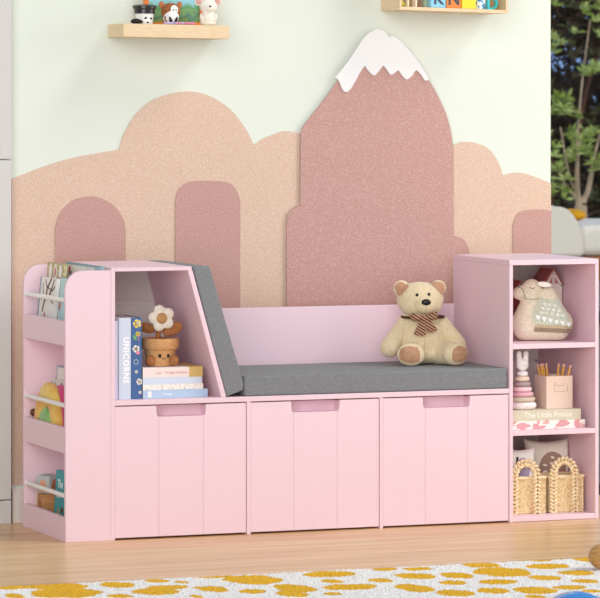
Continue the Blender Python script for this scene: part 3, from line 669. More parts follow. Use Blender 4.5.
# pencil box
pb = thing('pencil_box', 'blush square pencil box with embossed handle on the beige book', 'box', (1.4305, .095, ZB))
m_blb = mat('blush_board', '#ecd2c2', .6)
b = new(); w_, d_, h_ = .0392, .039, .0885; tt = .003
box(b, (-w_, -d_, 0), (w_, d_, tt)); box(b, (-w_, -d_, tt), (w_, -d_+tt, h_)); box(b, (-w_, d_-tt, tt), (w_, d_, h_)); box(b, (-w_, -d_+tt, tt), (-w_+tt, d_-tt, h_)); box(b, (w_-tt, -d_+tt, tt), (w_, d_-tt, h_))
pbo = link('body', b, m_blb, pb)
b = new()
tube(b, [(u, -d_-.0002, v) for u, v in ((-.012, .071), (-.014, .069), (-.0150, .065), (-.0150, .0465), (.020, .0465), (.0235, .0475), (.0235, .062))], .00055, 6); tube(b, [(u, -d_-.0002, v) for u, v in ((-.0145, .0625), (.0135, .0625), (.0135, .070))], .00055, 6)
link('handle_line', b, mat('taupe_line', '#b08f80', .7), pb)
m_pen = mat('pencil_yellow', '#e3ac52', .5); m_er = mat('eraser_mauve', '#9c5560', .7); m_fer = mat('ferrule_pink', '#e3bcb8', .4)
def pencil(x, y, top, lx, ly, label, src=None):
    bx_, by_, bz = 1.4305+x*.55, .095+y*.55, ZB+.004
    tx, ty, tz = 1.4305+lx, .095+ly, ZB+top
    d = Vector((tx-bx_, ty-by_, tz-bz)); Lh = d.length; q = d.to_track_quat('Z', 'Y')
    if src is None:
        t = thing('pencil', label, 'pencil', (bx_, by_, bz), group='pencils in the blush box')
        link('shaft', tube(new(), [(0, 0, 0), (0, 0, .110)], .0032, 6), m_pen, t)
        link('ferrule', tube(new(), [(0, 0, .1101), (0, 0, .116)], .0034, 10), m_fer, t); link('eraser', tube(new(), [(0, 0, .1161), (0, 0, .121)], .0031, 10), m_er, t)
    else:
        t = src.copy(); COL.objects.link(t); t['label'] = label
        for ch in src.children: c = ch.copy(); COL.objects.link(c); c.parent = t
        t.location = (bx_, by_, bz)
    t.rotation_mode = 'QUATERNION'; t.rotation_quaternion = q
    t.scale = (1, 1, 1); f = Lh/.121; t.location = Vector((tx, ty, tz))-d.normalized()*.121
    if t.location.z < bz: t.location += d.normalized()*(bz-t.location.z)/d.normalized().z
    return t
pl = [(-.030, .02, .118, -.0345, .030, 'yellow pencil leaning farthest left in the blush box'), (-.022, .016, .121, -.028, .024, 'yellow pencil second from the left in the blush box'),
      (-.015, .02, .122, -.020, .028, 'yellow pencil third from the left in the blush box'), (-.008, .014, .1235, -.0125, .022, 'yellow pencil at the right of the left-hand bunch in the box'),
      (.004, -.01, .120, .014, -.004, 'lone yellow pencil in the middle of the blush box'), (.018, .0, .124, .026, -.016, 'yellow pencil in the right-hand bunch with the darkest tip'),
      (.030, -.015, .117, .041, -.024, 'yellow pencil leaning farthest right in the blush box'), (.024, .02, .112, .034, .01, 'short yellow pencil behind the rightmost ones in the box')]
p0 = None
for a in pl:
    q_ = pencil(*a, src=p0); p0 = p0 or q_

# ------------------------------------------------------------------ cube shelf: bottom
zb_ = .0158
m_straw = mat('woven_straw', '#efdcb6', .85, '#d8ba8a', 130, nlo=.42, nhi=.68, bump=.3, bscale=500, spec=.15)
m_straw2 = mat('braided_straw', '#f6e6c4', .85, '#e2c494', 110, nlo=.42, nhi=.7, bump=.3, bscale=500, spec=.15)
def braid(bm, path, wd, step=.0100):
    P = [Vector(p) for p in path]; seg = []; tot = 0
    for a, c in zip(P, P[1:]): seg.append((tot, a, c)); tot += (c-a).length
    n = max(2, int(tot/step))
    for i in range(n+1):
        s = tot*i/n
        for t0, a, c in seg:
            if s <= t0+(c-a).length+1e-9: break
        d = (c-a).normalized(); p = a+d*(s-t0); side = d.cross(Vector((0, 1, 0))).normalized(); ang = math.atan2(d.x, d.z)
        for sg in (-1, 1):
            q = p+side*sg*wd*.36
            ell(bm, q+Vector((0, -.001*(i % 2), 0)), (wd*.28, wd*.42, step*.76), (0, ang-sg*.8, 0), 8, 6)
def basket(name, label, x0, x1, y0, y1, h, hx0, hx1, hh):
    t = thing(name, label, 'basket', ((x0+x1)/2, (y0+y1)/2, zb_), group='straw baskets in the lowest cube')
    c = t.location.copy()
    b = new(); tk = .004
    box(b, (x0+.002, y0+.002, zb_), (x1-.002, y1-.002, zb_+tk)); box(b, (x0+.002, y0+.002, zb_), (x1-.002, y0+.002+tk, zb_+h)); box(b, (x0+.002, y1-.002-tk, zb_), (x1-.002, y1-.002, zb_+h)); box(b, (x0+.002, y0, zb_), (x0+.002+tk, y1, zb_+h)); box(b, (x1-.002-tk, y0, zb_), (x1-.002, y1, zb_+h))
    rows = 17; rh = (h-.004)/rows
    for j in range(rows):
        zz_ = zb_+rh*(j+.5)+.001; nx = int((x1-x0)/.0075)
        for i in range(nx):
            px_ = x0+(x1-x0)*(i+.5+(.25 if j % 2 else -.25))/nx
            ell(b, (px_, y0+.0022, zz_), (.0042, .0028+.0006*R.random(), rh*.55), (0, R.uniform(-.2, .2), 0), 8, 5)
        ny = int((y1-y0)/.009)
        for xx in (x0+.0022, x1-.0022):
            for i in range(ny): ell(b, (xx, y0+(y1-y0)*(i+.5+(.25 if j % 2 else -.25))/ny, zz_), (.0028, .005, rh*.55), None, 6, 4)
    link('body', shift(b, c), m_straw, t)
    b = new(); n = int((x1-x0)/.006)
    for i in range(n):
        px_ = x0+(x1-x0)*(i+.5)/n
        for yy in (y0, y1): ell(b, (px_, yy+.001, zb_+h), (.0042, .0052, .0052), (0, .5, 0), 8, 6)
    for i in range(12):
        for xx in (x0, x1): ell(b, (xx, y0+(y1-y0)*(i+.5)/12, zb_+h), (.0045, .0065, .0052), None, 8, 6)
    link('rim', shift(b, c), m_straw2, t)
    for yy in (y0-.0045,):
        b = new(); cxm = (hx0+hx1)/2; rx = (hx1-hx0)/2
        path = [(hx0, yy, zb_+.004), (hx0, yy, zb_+h*.5), (hx0, yy, zb_+h+.004)]+[(cxm-rx*math.cos(a), yy, zb_+h+.004+hh*math.sin(a)) for a in (PI*k/10 for k in range(1, 10))]+[(hx1, yy, zb_+h+.004), (hx1, yy, zb_+h*.5), (hx1, yy, zb_+.004)]
        braid(b, path, .0165)
        link('handle', shift(b, c), m_straw2, t)
    return t
basket('straw_basket', 'woven straw basket at the left in the lowest cube, nearest the bench', 1.2700, 1.3855, .045, .126, .098, 1.2875, 1.3555, .0385)
basket('straw_basket', 'woven straw basket at the right of the lowest cube', 1.3965, 1.4980, .045, .126, .098, 1.4045, 1.4700, .0415)
# pillow behind the baskets
def pillow_bm(w_, h_, t_, n=22, pinch=.09):
    bm = new(); F = []; Bk = []
    for j in range(n+1):
        fr, bk = [], []
        for i in range(n+1):
            u = -1+2*i/n; v = -1+2*j/n
            x = u*(1-pinch*(1-v*v)); z_ = v*(1-pinch*(1-u*u))
            th = t_*max(0, (1-u**4)*(1-v**4))**.5
            p = Vector((x*w_, 0, z_*h_)); fr.append(bm.verts.new(p-Vector((0, th+.0008, 0)))); bk.append(bm.verts.new(p+Vector((0, th+.0008, 0))))
        F.append(fr); Bk.append(bk)
    for j in range(n):
        for i in range(n):
            bm.faces.new((F[j][i], F[j][i+1], F[j+1][i+1], F[j+1][i])); bm.faces.new((Bk[j][i], Bk[j+1][i], Bk[j+1][i+1], Bk[j][i+1]))
    for i in range(n):
        bm.faces.new((F[0][i], Bk[0][i], Bk[0][i+1], F[0][i+1])); bm.faces.new((F[n][i], F[n][i+1], Bk[n][i+1], Bk[n][i]))
        bm.faces.new((F[i][0], F[i+1][0], Bk[i+1][0], Bk[i][0])); bm.faces.new((F[i][n], Bk[i][n], Bk[i+1][n], F[i+1][n]))
    return bm
m_lin = mat('cream_linen', '#f7f4ea', .95, '#f0ecdf', 200, nlo=.4, nhi=.6, bump=.3, bscale=600, spec=.1)
pw = thing('pillow', 'cream pillow with a taupe spotted motif standing behind the baskets', 'pillow', (1.4445, .166, zb_+.0985))
pw.rotation_euler = (-.09, 0, -.02)
pbm = pillow_bm(.0665, .092, .030); ptr = bvh_of(pbm)
link('cushion', pbm, m_lin, pw)
m_tp = mat('taupe_print', '#a98c7e', .95)
taup = patch(ptr, [(.004+.041*math.cos(a), .008+(.048 if math.sin(a) > 0 else .06)*math.sin(a)) for a in (2*PI*k/28 for k in range(28))], .0006, .002, rings=6)
tp = link('motif', taup, m_tp, pw)
b = new()
for u, v, a in ((.004, .040, -.3), (-.020, .020, -.2), (.0, .024, -.1), (-.020, .002, 0), (.024, .024, .2), (.022, -.002, 0), (.002, .002, 0)):
    patch(ptr, oval((u, v), .0062, .0033, 12, a), .0014, .001, b, 3)
link('spots', b, m_lin, pw)
sp_ = thing('plush_cushion', 'small white cushion with lavender patch sticking out of the left basket', 'cushion', (1.325, .086, zb_+.0915), 0)
b2 = pillow_bm(.044, .086, .022); st = bvh_of(b2); link('cushion', b2, mat('soft_white', '#efeeea', .95, bump=.3, bscale=500), sp_)
link('patch', patch(st, [(u, v) for u, v in oval((.0, .030), .022, .030, 18)], .0006, .001, rings=4), mat('lavender_patch', '#a898b8', .95), sp_)
link('tie', patch(st, [(-.022, .044), (-.016, .044), (-.012, .062), (-.018, .062)], .0012, .001, rings=3), m_black, sp_)
link('bobble', ell(new(), (.008, -.028, .040), .008), mat('white_bobble', '#f0efe8', .95), sp_)

# ------------------------------------------------------------------ wall shelves
def wall_shelf_loc(x0, x1, z, tilt): return
ws = thing('wall_shelf', 'plain pale wood floating shelf at the upper left of the wall', 'shelf', (.4235, YW, 1.3315)); ws.rotation_euler = (0, .0145, 0)
link('board', box(new(), (-.1520, -.14, -.018), (.1520, 0, .018), .001), m_ply, ws)
t_ = .0145
def on_shelf(x): return 1.3315+.0182-(x-.4235)*math.tan(t_)
# toys on it
S = 1/386
tc_ = thing('panda_cup', 'white cup with black cap lid and a panda face, leftmost on the shelf', 'cup', (.3535, .418, on_shelf(.3535)), -.2)
S = 1/362
cup = lathe(new(), [(x*S, z_*S) for x, z_ in ((7, 0), (8.2, .6), (9.3, 10.5), (9, 10.8))], 32); cm = lathe(new(), [(x*S, z_*S) for x, z_ in ((8.2, .6), (9.3, 10.5))], 32, close=False); ct_ = bvh_of(cm)
link('cup', cup, mat('white_ceramic', '#f3f2ef', .35), tc_)
link('lid', lathe(new(), [(x*S, z_*S) for x, z_ in ((9.2, 10.4), (10.2, 10.6), (10.6, 15), (11.8, 16), (12, 18.3), (10.5, 19.3), (3, 19.8))], 32), mat('black_glossy', '#2c2a2b', .25, coat=.4), tc_)
b = new()
for x, z_ in ((1, 6.2), (6.5, 5.8)): patch(ct_, [(u*S, v*S) for u, v in oval((x-.8, z_), 1.4, 1.1, 12, .4)], .15*S, .1*S, b, 2)
patch(ct_, [(u*S, v*S) for u, v in oval((2.3, 1.8), 1.6, .7, 12)], .15*S, .1*S, b, 2); link('face', b, m_black, tc_)
pw2 = thing('black_plush', 'small black plush paw lying at the left end of the shelf', 'toy', (.318, .385, on_shelf(.318)))
b = new(); ell(b, (0, 0, 2.6*S), (5.4*S, 4*S, 2.7*S)); ell(b, (4*S, 1*S, 2.2*S), (3.5*S, 3*S, 2.2*S)); link('body', fuse(b, .5*S, 3), mat('black_fur', '#262323', .95, bump=.4, bscale=500), pw2)
S = 1/362
dg_ = thing('dog_plush', 'brown and white puppy plush in the middle of the shelf', 'toy', (.427, .412, on_shelf(.427)), -.15)
b = new(); ell(b, (0, 0, 13*S), (9.8*S, 8.5*S, 9*S)); ell(b, (0, -5*S, 6.8*S), (7.4*S, 7*S, 6.4*S)); ell(b, (0, 2*S, 5*S), (8*S, 7*S, 5*S))
db = fuse(b, .6*S, 4)
for v in db.verts: v.co.z = max(v.co.z, 0)
dt = bvh_of(db); link('body', db, mat('brown_fur', '#a5673c', .95, '#8f5530', 150, nlo=.4, nhi=.6, bump=.4, bscale=500), dg_)
m_wf = mat('white_fur', '#f3efe9', .95, bump=.3, bscale=500)
link('muzzle', patch(dt, [(u*S, v*S) for u, v in oval((0, 7), 7.4, 6.6, 20)], .5*S, 1*S, rings=5), m_wf, dg_)
link('blaze', patch(dt, [(u*S, v*S) for u, v in oval((2.3, 15), 3.8, 4.2, 16)], .4*S, .8*S, rings=4), m_wf, dg_)
for x in (-11, 11): link('ear', ell(new(), (x*.80*S, 1*S, 19.5*S), (2.7*S, 2.2*S, 4.0*S), (0, .25*(1 if x > 0 else -1), 0)), mat('rust_ear', '#bb7448', .95), dg_)
b = new()
for x in (1.3, 3.8): ell(b, cast(dt, x*S, 14.6*S, .6*S), (.6*S, .4*S, .9*S), None, 8, 6)
for x, tl in ((-1.9, .35), (3.0, -.35)): patch(dt, [(u*S, v*S) for u, v in oval((x, 5), 1.15, 3.1, 12, tl)], 1.2*S, .4*S, b, 3)
link('face', b, m_black, dg_)
rg = thing('folded_ribbon', 'lavender and pink crumpled ribbon under the puppy plush', 'ribbon', (.437, .372, on_shelf(.437)))
b = new(); 
for i in range(9): ell(b, ((-14+3.6*i)*S, (i % 3-1)*1.0*S, 1.5*S), (2.6*S, 2.2*S, (1.5)*S), (0, 0, .4*i), 10, 7)
link('ribbon', fuse(b, .5*S, 2), mat('lavender_ribbon', '#bfb0dc', .7, '#d9839c', 30, nlo=.45, nhi=.55), rg)
S = 1/386
pf = thing('framed_picture', 'orange framed landscape picture leaning on the wall behind the plush toys', 'picture', (.4565, .468, on_shelf(.4565)))
pf.rotation_euler = (-.10, 0, 0)
b = new(); box(b, (-.086, -.006, 0), (-.074, .006, .13)); box(b, (.074, -.006, 0), (.086, .006, .13)); box(b, (-.074, -.006, 0), (.074, .006, .008)); box(b, (-.074, -.006, .122), (.074, .006, .13)); link('frame', b, mat('orange_frame', '#e8803a', .5), pf)
def landscape():
    m = bpy.data.materials.new('landscape_print'); m.use_nodes = True; nt = m.node_tree; bs = nt.nodes['Principled BSDF']; bs.inputs['Roughness'].default_value = .5; L = nt.links.new
    tc = nt.nodes.new('ShaderNodeTexCoord'); sx = nt.nodes.new('ShaderNodeSeparateXYZ'); L(tc.outputs['Object'], sx.inputs[0])
    n = nt.nodes.new('ShaderNodeTexNoise'); n.inputs['Scale'].default_value = 38; n.inputs['Detail'].default_value = 3; L(tc.outputs['Object'], n.inputs['Vector'])
    ma = nt.nodes.new('ShaderNodeMath'); ma.operation = 'MULTIPLY_ADD'; ma.inputs[1].default_value = .07; L(n.outputs['Fac'], ma.inputs[0]); L(sx.outputs['Z'], ma.inputs[2])
    r = nt.nodes.new('ShaderNodeValToRGB'); cr = r.color_ramp
    mr = nt.nodes.new('ShaderNodeMapRange'); mr.inputs['From Min'].default_value = .02; mr.inputs['From Max'].default_value = .13; L(ma.outputs[0], mr.inputs[0]); L(mr.outputs[0], r.inputs['Fac'])
    cr.elements[0].position = 0; cr.elements[0].color = lin('#55703f'); cr.elements[1].position = 1; cr.elements[1].color = lin('#9fd0ef')
    for p_, c_l in ((.22, '#8aa03d'), (.34, '#4f7d6a'), (.45, '#7fa86a'), (.58, '#5c9a63'), (.72, '#8ec6c9')):
        e = cr.elements.new(p_); e.color = lin(c_l)
    L(r.outputs['Color'], bs.inputs['Base Color']); return m
link('print', box(new(), (-.074, -.002, .008), (.074, .001, .122)), landscape(), pf)
ms = thing('mouse_plush', 'white mouse plush with pink ears at the right end of the shelf', 'toy', (.5355, .412, on_shelf(.5355)), -.25)
b = new(); ell(b, (0, 0, 8*S), (9.3*S, 7.5*S, 8*S)); ell(b, (0, 0, 3*S), (8.6*S, 7*S, 3.4*S)); ell(b, (0, -1*S, 20.5*S), (9.6*S, 8*S, 7.8*S)); ell(b, (1*S, -7*S, 19*S), (4.5*S, 4*S, 3.8*S))
for sx in (-1, 1): ell(b, (sx*7.2*S, -4*S, 8.5*S), (2.0*S, 2.6*S, 4.6*S), (0, sx*.2, 0))
mb_ = fuse(b, .6*S, 4)
for v in mb_.verts: v.co.z = max(v.co.z, 0)
mtree = bvh_of(mb_); link('body', mb_, mat('ivory_plush', '#f0e9de', .95, bump=.4, bscale=500, sheen=.2), ms)
for sx in (-1, 1): 
    e = link('ear', ell(new(), (sx*10*S, 0, 26*S), (4.4*S, 2*S, 5*S)), mat('ivory_ear', '#ece2d6', .95), ms); link('inner_ear', ell(new(), (sx*10*S, -1.4*S, 26*S), (3*S, 1*S, 3.6*S)), mat('pink_inner', '#d9a59b', .95), e)
link('nose', ell(new(), cast(mtree, 1.2*S, 20.2*S, .2*S), (1.3*S, .8*S, .9*S)), m_black, ms)
b = new(); tube(b, [cast(mtree, u*S, v*S, .05*S) for u, v in ((-7, 10), (-5, 12.5), (0, 13.2), (5, 12.2), (7, 9.5))], .25*S, 5); link('bib_seam', b, mat('seam_grey', '#b9ad9f', .9), ms)

# box shelf at the upper right
T2 = .0235
wb = thing('box_shelf', 'pale wood open box shelf at the top right of the wall', 'shelf', (1.2430, YW, 1.3915)); wb.rotation_euler = (0, T2, 0)
link('bottom_board', box(new(), (-.1655, -.14, 0), (.1645, 0, .0095), .0006), m_ply, wb)
for x0, x1 in ((-.1655, -.1585), (.1575, .1645)): link('side_board', box(new(), (x0, -.14, .0097), (x1, 0, .16), .0006), m_ply, wb)
link('top_board', box(new(), (-.1655, -.14, .1602), (.1645, 0, .1697), .0006), m_ply, wb)
link('back_board', box(new(), (-.1583, -.008, .0097), (.1573, 0, .16)), m_ply, wb)
for x in (-.137, -.1125): link('divider', box(new(), (x, -.13, .0097), (x+.0035, -.0082, .1598)), mat('cream_divider', '#f1e4cd', .6), wb)
def on_box(x): return 1.3915+.0099-(x-1.243)*math.tan(T2)
def block(x0, x1, yf, dep, h, label, col, letter, lc, name='alphabet_block'):
    xc = (x0+x1)/2; t = thing(name, label, 'toy', (xc, yf+dep/2, on_box(xc)+.0005)); hw = (x1-x0)/2
    t.rotation_euler = (0, T2, 0)
    link('block', box(new(), (-hw, -dep/2, 0), (hw, dep/2, h), .0015), mat(label[:14], col, .5), t)
    if letter:
        bt = text_bm(letter, .048, .0004, bold=.001); xf(bt, (0, -dep/2-.0003, .0245), (PI/2, 0, 0)); link('letter', bt, mat('letter_'+letter, lc, .5), t)
    return t
block(1.1815, 1.2265, .372, .045, .046, 'light blue letter block on the box shelf', '#8fd0ee', 'K', '#4a5058')
block(1.2290, 1.2730, .372, .044, .046, 'orange letter block on the box shelf', '#ee8a45', 'N', '#4a5058')
block(1.2765, 1.3195, .374, .043, .046, 'yellow letter block on the box shelf', '#f6dc3e', None, None)
tin = thing('patterned_cup', 'small blue, white and red patterned cup on the box shelf', 'cup', (1.3405, .392, on_box(1.3405)+.0006))
link('cup', lathe(new(), [(.0115, 0), (.0142, .001), (.0150, .04), (.013, .0402), (.0125, .003), (.002, .0025)], 28), mat('patterned_print', '#eef0f2', .45, '#3f8fc4', 75, nlo=.5, nhi=.54), tin)
dl = thing('letter_shape', 'turquoise letter D standing at the right end of the box shelf', 'toy', (1.3730, .385, on_box(1.3715)+.0002)); dl.rotation_euler = (0, T2, 0)
b = text_bm('D', .050, .006, bold=.0008); xf(b, (0, 0, 0), (PI/2, 0, 0)); mnz = min(v.co.z for v in b.verts); xf(b, (0, 0, -mnz)); link('letter', b, mat('turquoise_plastic', '#46cfd0', .4), dl)
yt = thing('small_toy', 'small yellow-green toy in the leftmost slot of the box shelf', 'toy', (1.0955, .375, on_box(1.0955)+.0002))
b = new(); ell(b, (0, 0, .006), (.0085, .012, .006)); ell(b, (-.001, 0, .012), (.0055, .008, .006)); link('body', fuse(b, .0008, 3), mat('yellow_green', '#c9c23c', .5), yt)
yt = thing('toy_figure', 'small yellow toy in the second slot of the box shelf', 'toy', (1.1190, .385, on_box(1.119)+.0002))
b = new(); ell(b, (0, 0, .005), (.0065, .009, .005)); ell(b, (.001, 0, .013), (.004, .005, .007)); link('body', fuse(b, .0008, 3), mat('mustard_toy', '#c79a34', .5), yt)
bkq = tag(link('picture_card', box(new(), (-.0205, -.004, 0), (.0205, .004, .12), .0006), mat('brown_card', '#b98d76', .6, '#a07a68', 30, nlo=.4, nhi=.6)), 'pinkish brown board standing left of the light blue block', 'board'); bkq.location = (1.1560, .415, on_box(1.156)+.0008); bkq.rotation_euler = (0, T2, 0)
bkq = tag(link('picture_card', box(new(), (-.006, -.02, 0), (.006, .02, .12), .0006), mat('sage_card', '#9fae98', .6)), 'sage green narrow board touching the light blue block', 'board'); bkq.location = (1.1740, .41, on_box(1.174)+.0008); bkq.rotation_euler = (0, T2, 0)

# ------------------------------------------------------------------ rug
SPOTS = [(-0.388, -0.861, 0.072, 0.05), (-0.296, -0.904, 0.068, 0.058), (-0.312, -1.017, 0.083, 0.081), (-0.157, -0.924, 0.041, 0.053), (-0.051, -0.895, 0.027, 0.03), (-0.002, -0.932, 0.015, 0.022), (-0.064, -1.007, 0.049, 0.038), (-0.113, -1.066, 0.055, 0.059), (-0.435, -1.024, 0.021, 0.04), (-0.211, -1.109, 0.029, 0.032), (-0.05, -1.179, 0.012, 0.031), (0.001, -1.045, 0.01, 0.032), (0.103, -0.868, 0.045, 0.026), (0.168, -0.953, 0.067, 0.084), (0.375, -0.922, 0.069, 0.051), (0.532, -0.883, 0.031, 0.031), (0.444, -1.069, 0.028, 0.038), (0.332, -1.046, 0.025, 0.038), (0.335, -1.153, 0.067, 0.048), (0.257, -1.246, 0.022, 0.027), (0.208, -1.129, 0.044, 0.08), (0.169, -1.218, 0.034, 0.055), (0.026, -1.073, 0.034, 0.053), (0.097, -1.142, 0.032, 0.037), (0.517, -1.009, 0.01, 0.033), (0.695, -0.845, 0.024, 0.021), (0.609, -0.907, 0.036, 0.034), (0.781, -0.898, 0.045, 0.049), (0.774, -1.034, 0.07, 0.089), (0.955, -0.855, 0.03, 0.035), (0.921, -0.977, 0.053, 0.048), (1.058, -0.88, 0.027, 0.053), (0.936, -1.11, 0.044, 0.045), (0.827, -1.165, 0.036, 0.049), (0.89, -1.252, 0.033, 0.037), (0.555, -1.029, 0.043, 0.057), (0.649, -1.051, 0.036, 0.055), (0.588, -1.169, 0.033, 0.042), (0.694, -1.191, 0.046, 0.045), (0.469, -1.223, 0.04, 0.075), (0.523, -1.334, 0.044, 0.057), (0.62, -1.329, 0.037, 0.051), (0.713, -1.357, 0.05, 0.062), (0.81, -1.339, 0.043, 0.036), (0.831, -1.415, 0.023, 0.028), (0.67, -1.452, 0.022, 0.03)]
while len(SPOTS) < 150:
    x, y = R.uniform(-1.7, 2.3), R.uniform(-3.2, -.95)
    if (-.5 < x < 1.15 and y > -1.5) : continue
    if all(math.hypot(x-s[0], y-s[1]) > .12 for s in SPOTS): SPOTS.append((x, y, R.uniform(.03, .07), R.uniform(.03, .07)))
def axis(lo, flo, fhi, hi, fine, coarse):
    v = []; x = lo
    while x < hi-1e-6:
        v.append(x); x += fine if flo <= x < fhi else coarse
    v.append(hi); return v
xs = axis(-1.8, -.52, 1.22, 2.4, .0042, .03); ys = axis(-3.3, -1.5, -.80, -.8505, .0048, .03)
verts = []; cols = []
for y in ys:
    for x in xs:
        nx = mnoise.noise(Vector((x*22, y*22, 0)))*.5+mnoise.noise(Vector((x*60, y*60, 3)))*.22
        s = 0
        for sx, sy, rx, ry in SPOTS:
            dx = x-sx
            if abs(dx) > .16 or abs(y-sy) > .16: continue
            d = math.hypot(dx/rx, (y-sy)/ry)+nx*.30
            if d < 1: s = 1; break
        e = min(1, min(x+1.8, 2.4-x, y+3.3, -.8505-y)/.008)
        h = (.011+R.random()*.0035)*(e**.5 if e > 0 else 0)+.0012
        verts.append((x+R.uniform(-.001, .001), y+R.uniform(-.001, .001)*(1 if e >= 1 else 0), h)); cols.append(s)
nxn = len(xs); faces = [(j*nxn+i, j*nxn+i+1, (j+1)*nxn+i+1, (j+1)*nxn+i) for j in range(len(ys)-1) for i in range(nxn-1)]
me = bpy.data.meshes.new('rug'); me.from_pydata(verts, [], faces); me.update()
at = me.attributes.new('spot', 'FLOAT', 'POINT'); at.data.foreach_set('value', [float(c) for c in cols])
m_rug = bpy.data.materials.new('shag_rug'); m_rug.use_nodes = True; nt = m_rug.node_tree; bs = nt.nodes['Principled BSDF']; bs.inputs['Roughness'].default_value = 1; bs.inputs['Specular IOR Level'].default_value = .05
an = nt.nodes.new('ShaderNodeAttribute'); an.attribute_name = 'spot'; mx = nt.nodes.new('ShaderNodeMixRGB'); mx.inputs['Color1'].default_value = lin('#f3f0ea'); mx.inputs['Color2'].default_value = lin('#e9b53a')
tc = nt.nodes.new('ShaderNodeTexCoord'); nn = nt.nodes.new('ShaderNodeTexNoise'); nn.inputs['Scale'].default_value = 230; nt.links.new(tc.outputs['Object'], nn.inputs['Vector'])
rr = nt.nodes.new('ShaderNodeValToRGB'); rr.color_ramp.elements[0].position = .3; rr.color_ramp.elements[0].color = (.72, .72, .72, 1); rr.color_ramp.elements[1].position = .55; nt.links.new(nn.outputs['Fac'], rr.inputs['Fac'])
mm = nt.nodes.new('ShaderNodeMixRGB'); mm.blend_type = 'MULTIPLY'; mm.inputs['Fac'].default_value = .55
nt.links.new(an.outputs['Fac'], mx.inputs['Fac']); nt.links.new(mx.outputs[0], mm.inputs['Color1']); nt.links.new(rr.outputs['Color'], mm.inputs['Color2']); nt.links.new(mm.outputs[0], bs.inputs['Base Color'])
tag(link('rug', me, m_rug), 'white shag rug with mustard yellow spots on the wood floor', 'rug')

# toys on the rug
bt = thing('ball', 'glossy blue toy ball on the rug at the bottom edge', 'ball', (.2335, -2.602, .0155))
link('ball', ell(new(), (0, 0, .0885), (.086, .086, .0885), None, 48, 32), mat('blue_plastic', '#3f8fd8', .2, coat=.5), bt)
link('valve', ell(new(), (0, -.0855, .0885), (.006, .002, .006)), mat('blue_valve', '#2f6fb8', .4), bt)
wt = thing('wooden_toy', 'round tan wooden toy with a dark eye at the right edge of the rug', 'toy', (1.0190, -1.075, .0150))
wbm = ell(new(), (0, 0, .031), (.0335, .032, .031), None, 32, 20); wtr = bvh_of(wbm)
link('body', wbm, mat('turned_wood', '#cfa266', .45, '#b98a50', 30, (1, 1, 5), .4, .6), wt)
b = new(); ell(b, cast(wtr, -.016, .0265, 0), (.003, .002, .0055)); ell(b, cast(wtr, -.006, .040, 0), (.003, .002, .003)); link('eye', b, mat('dark_mark', '#4a2d1c', .5), wt)

# ------------------------------------------------------------------ garden beyond the glass
m_sofa = mat('ivory_outdoor_fabric', '#f1ece3', .9, bump=.2, bscale=40); m_teak = mat('teak', '#a8713f', .6, '#8f5c30', 12, (1, 12, 12), .35, .65)
sf = thing('garden_sofa', 'garden sofa with ivory cushions on a teak frame beyond the glass', 'sofa', (5.7, 8.2, -.012))
def sp2(name, bm, m=m_sofa): return link(name, shift(bm, sf.location), m, sf)
b = new(); box(b, (4.3, 7.75, .22), (7.2, 8.75, .345), .01); 
for x in (4.4, 7.1):
    for y in (7.85, 8.65): box(b, (x-.04, y-.04, -.012), (x+.04, y+.04, .22), .005)
sp2('frame', b, m_teak)
b = new(); box(b, (5.112, 7.74, .346), (6.3, 8.7, .505)); bmesh.ops.bevel(b, geom=list(b.edges), offset=.045, segments=4, profile=.5, affect='EDGES'); sp2('seat_cushion', b)
b = new(); box(b, (4.32, 7.745, .346), (4.66, 8.7, .505)); bmesh.ops.bevel(b, geom=list(b.edges), offset=.045, segments=4, profile=.5, affect='EDGES'); sp2('seat_cushion', b)
b = new(); n = 14; prism(b, [(4.68, .346), (4.69, .46)]+spl2([(4.74, .545), (4.84, .595), (4.965, .602), (5.01, .590), (5.06, .556), (5.095, .46), (5.106, .36)], 3)+[(5.106, .346)], 'y', 7.70, 8.15, .02); sp2('arm', b)
b = new(); ell(b, (5.16, 8.60, .545), (.27, .06, .045), None, 32, 20); sp2('back_cushion', b)
ys_ = thing('round_cushion', 'mustard yellow round cushion lying on the garden sofa', 'cushion', (5.367, 8.38, .5055))
b = new(); ell(b, (0, 0, .031), (.060, .10, .031), (0, .06, 0), 32, 20); link('cushion', b, mat('mustard_fabric', '#e3a517', .85), ys_)

m_leafb = mat('bright_leaf', '#8ea64c', .5, '#b9c984', 9, nlo=.4, nhi=.6); m_leafd = mat('dark_leaf', '#38301f', .6, '#4a382b', 3, nlo=.4, nhi=.62); m_leafm = mat('olive_leaf', '#4f5a34', .55, '#4a4530', 4, nlo=.4, nhi=.6)
m_bark = mat('pale_bark', '#cdb9a2', .9, '#ab9782', 20, (1, 1, .3), .4, .6, bump=.3, bscale=40); m_bark2 = mat('brown_bark', '#5e4236', .9, '#4a342b', 12, (1, 1, .3), .4, .6)
def leaf(bm, p, d, L, w_):
    d = d.normalized(); s = d.cross(Vector((R.uniform(-1, 1), R.uniform(-1, 1), R.uniform(-.3, 1)))).normalized(); u = s.cross(d)*.12*L
    a = bm.verts.new(p); b_ = bm.verts.new(p+d*L*.5+s*w_+u); c = bm.verts.new(p+d*L); e = bm.verts.new(p+d*L*.5-s*w_+u); m_ = bm.verts.new(p+d*L*.5)
    bm.faces.new((a, b_, m_)); bm.faces.new((b_, c, m_)); bm.faces.new((c, e, m_)); bm.faces.new((e, a, m_))
def rosette(bm, p, n, L):
    for k in range(n):
        a = R.uniform(0, 2*PI); el = R.uniform(-.1, 1.2); leaf(bm, p, Vector((math.cos(a)*math.cos(el), math.sin(a)*math.cos(el), math.sin(el))), L*R.uniform(.7, 1.1), L*.15)
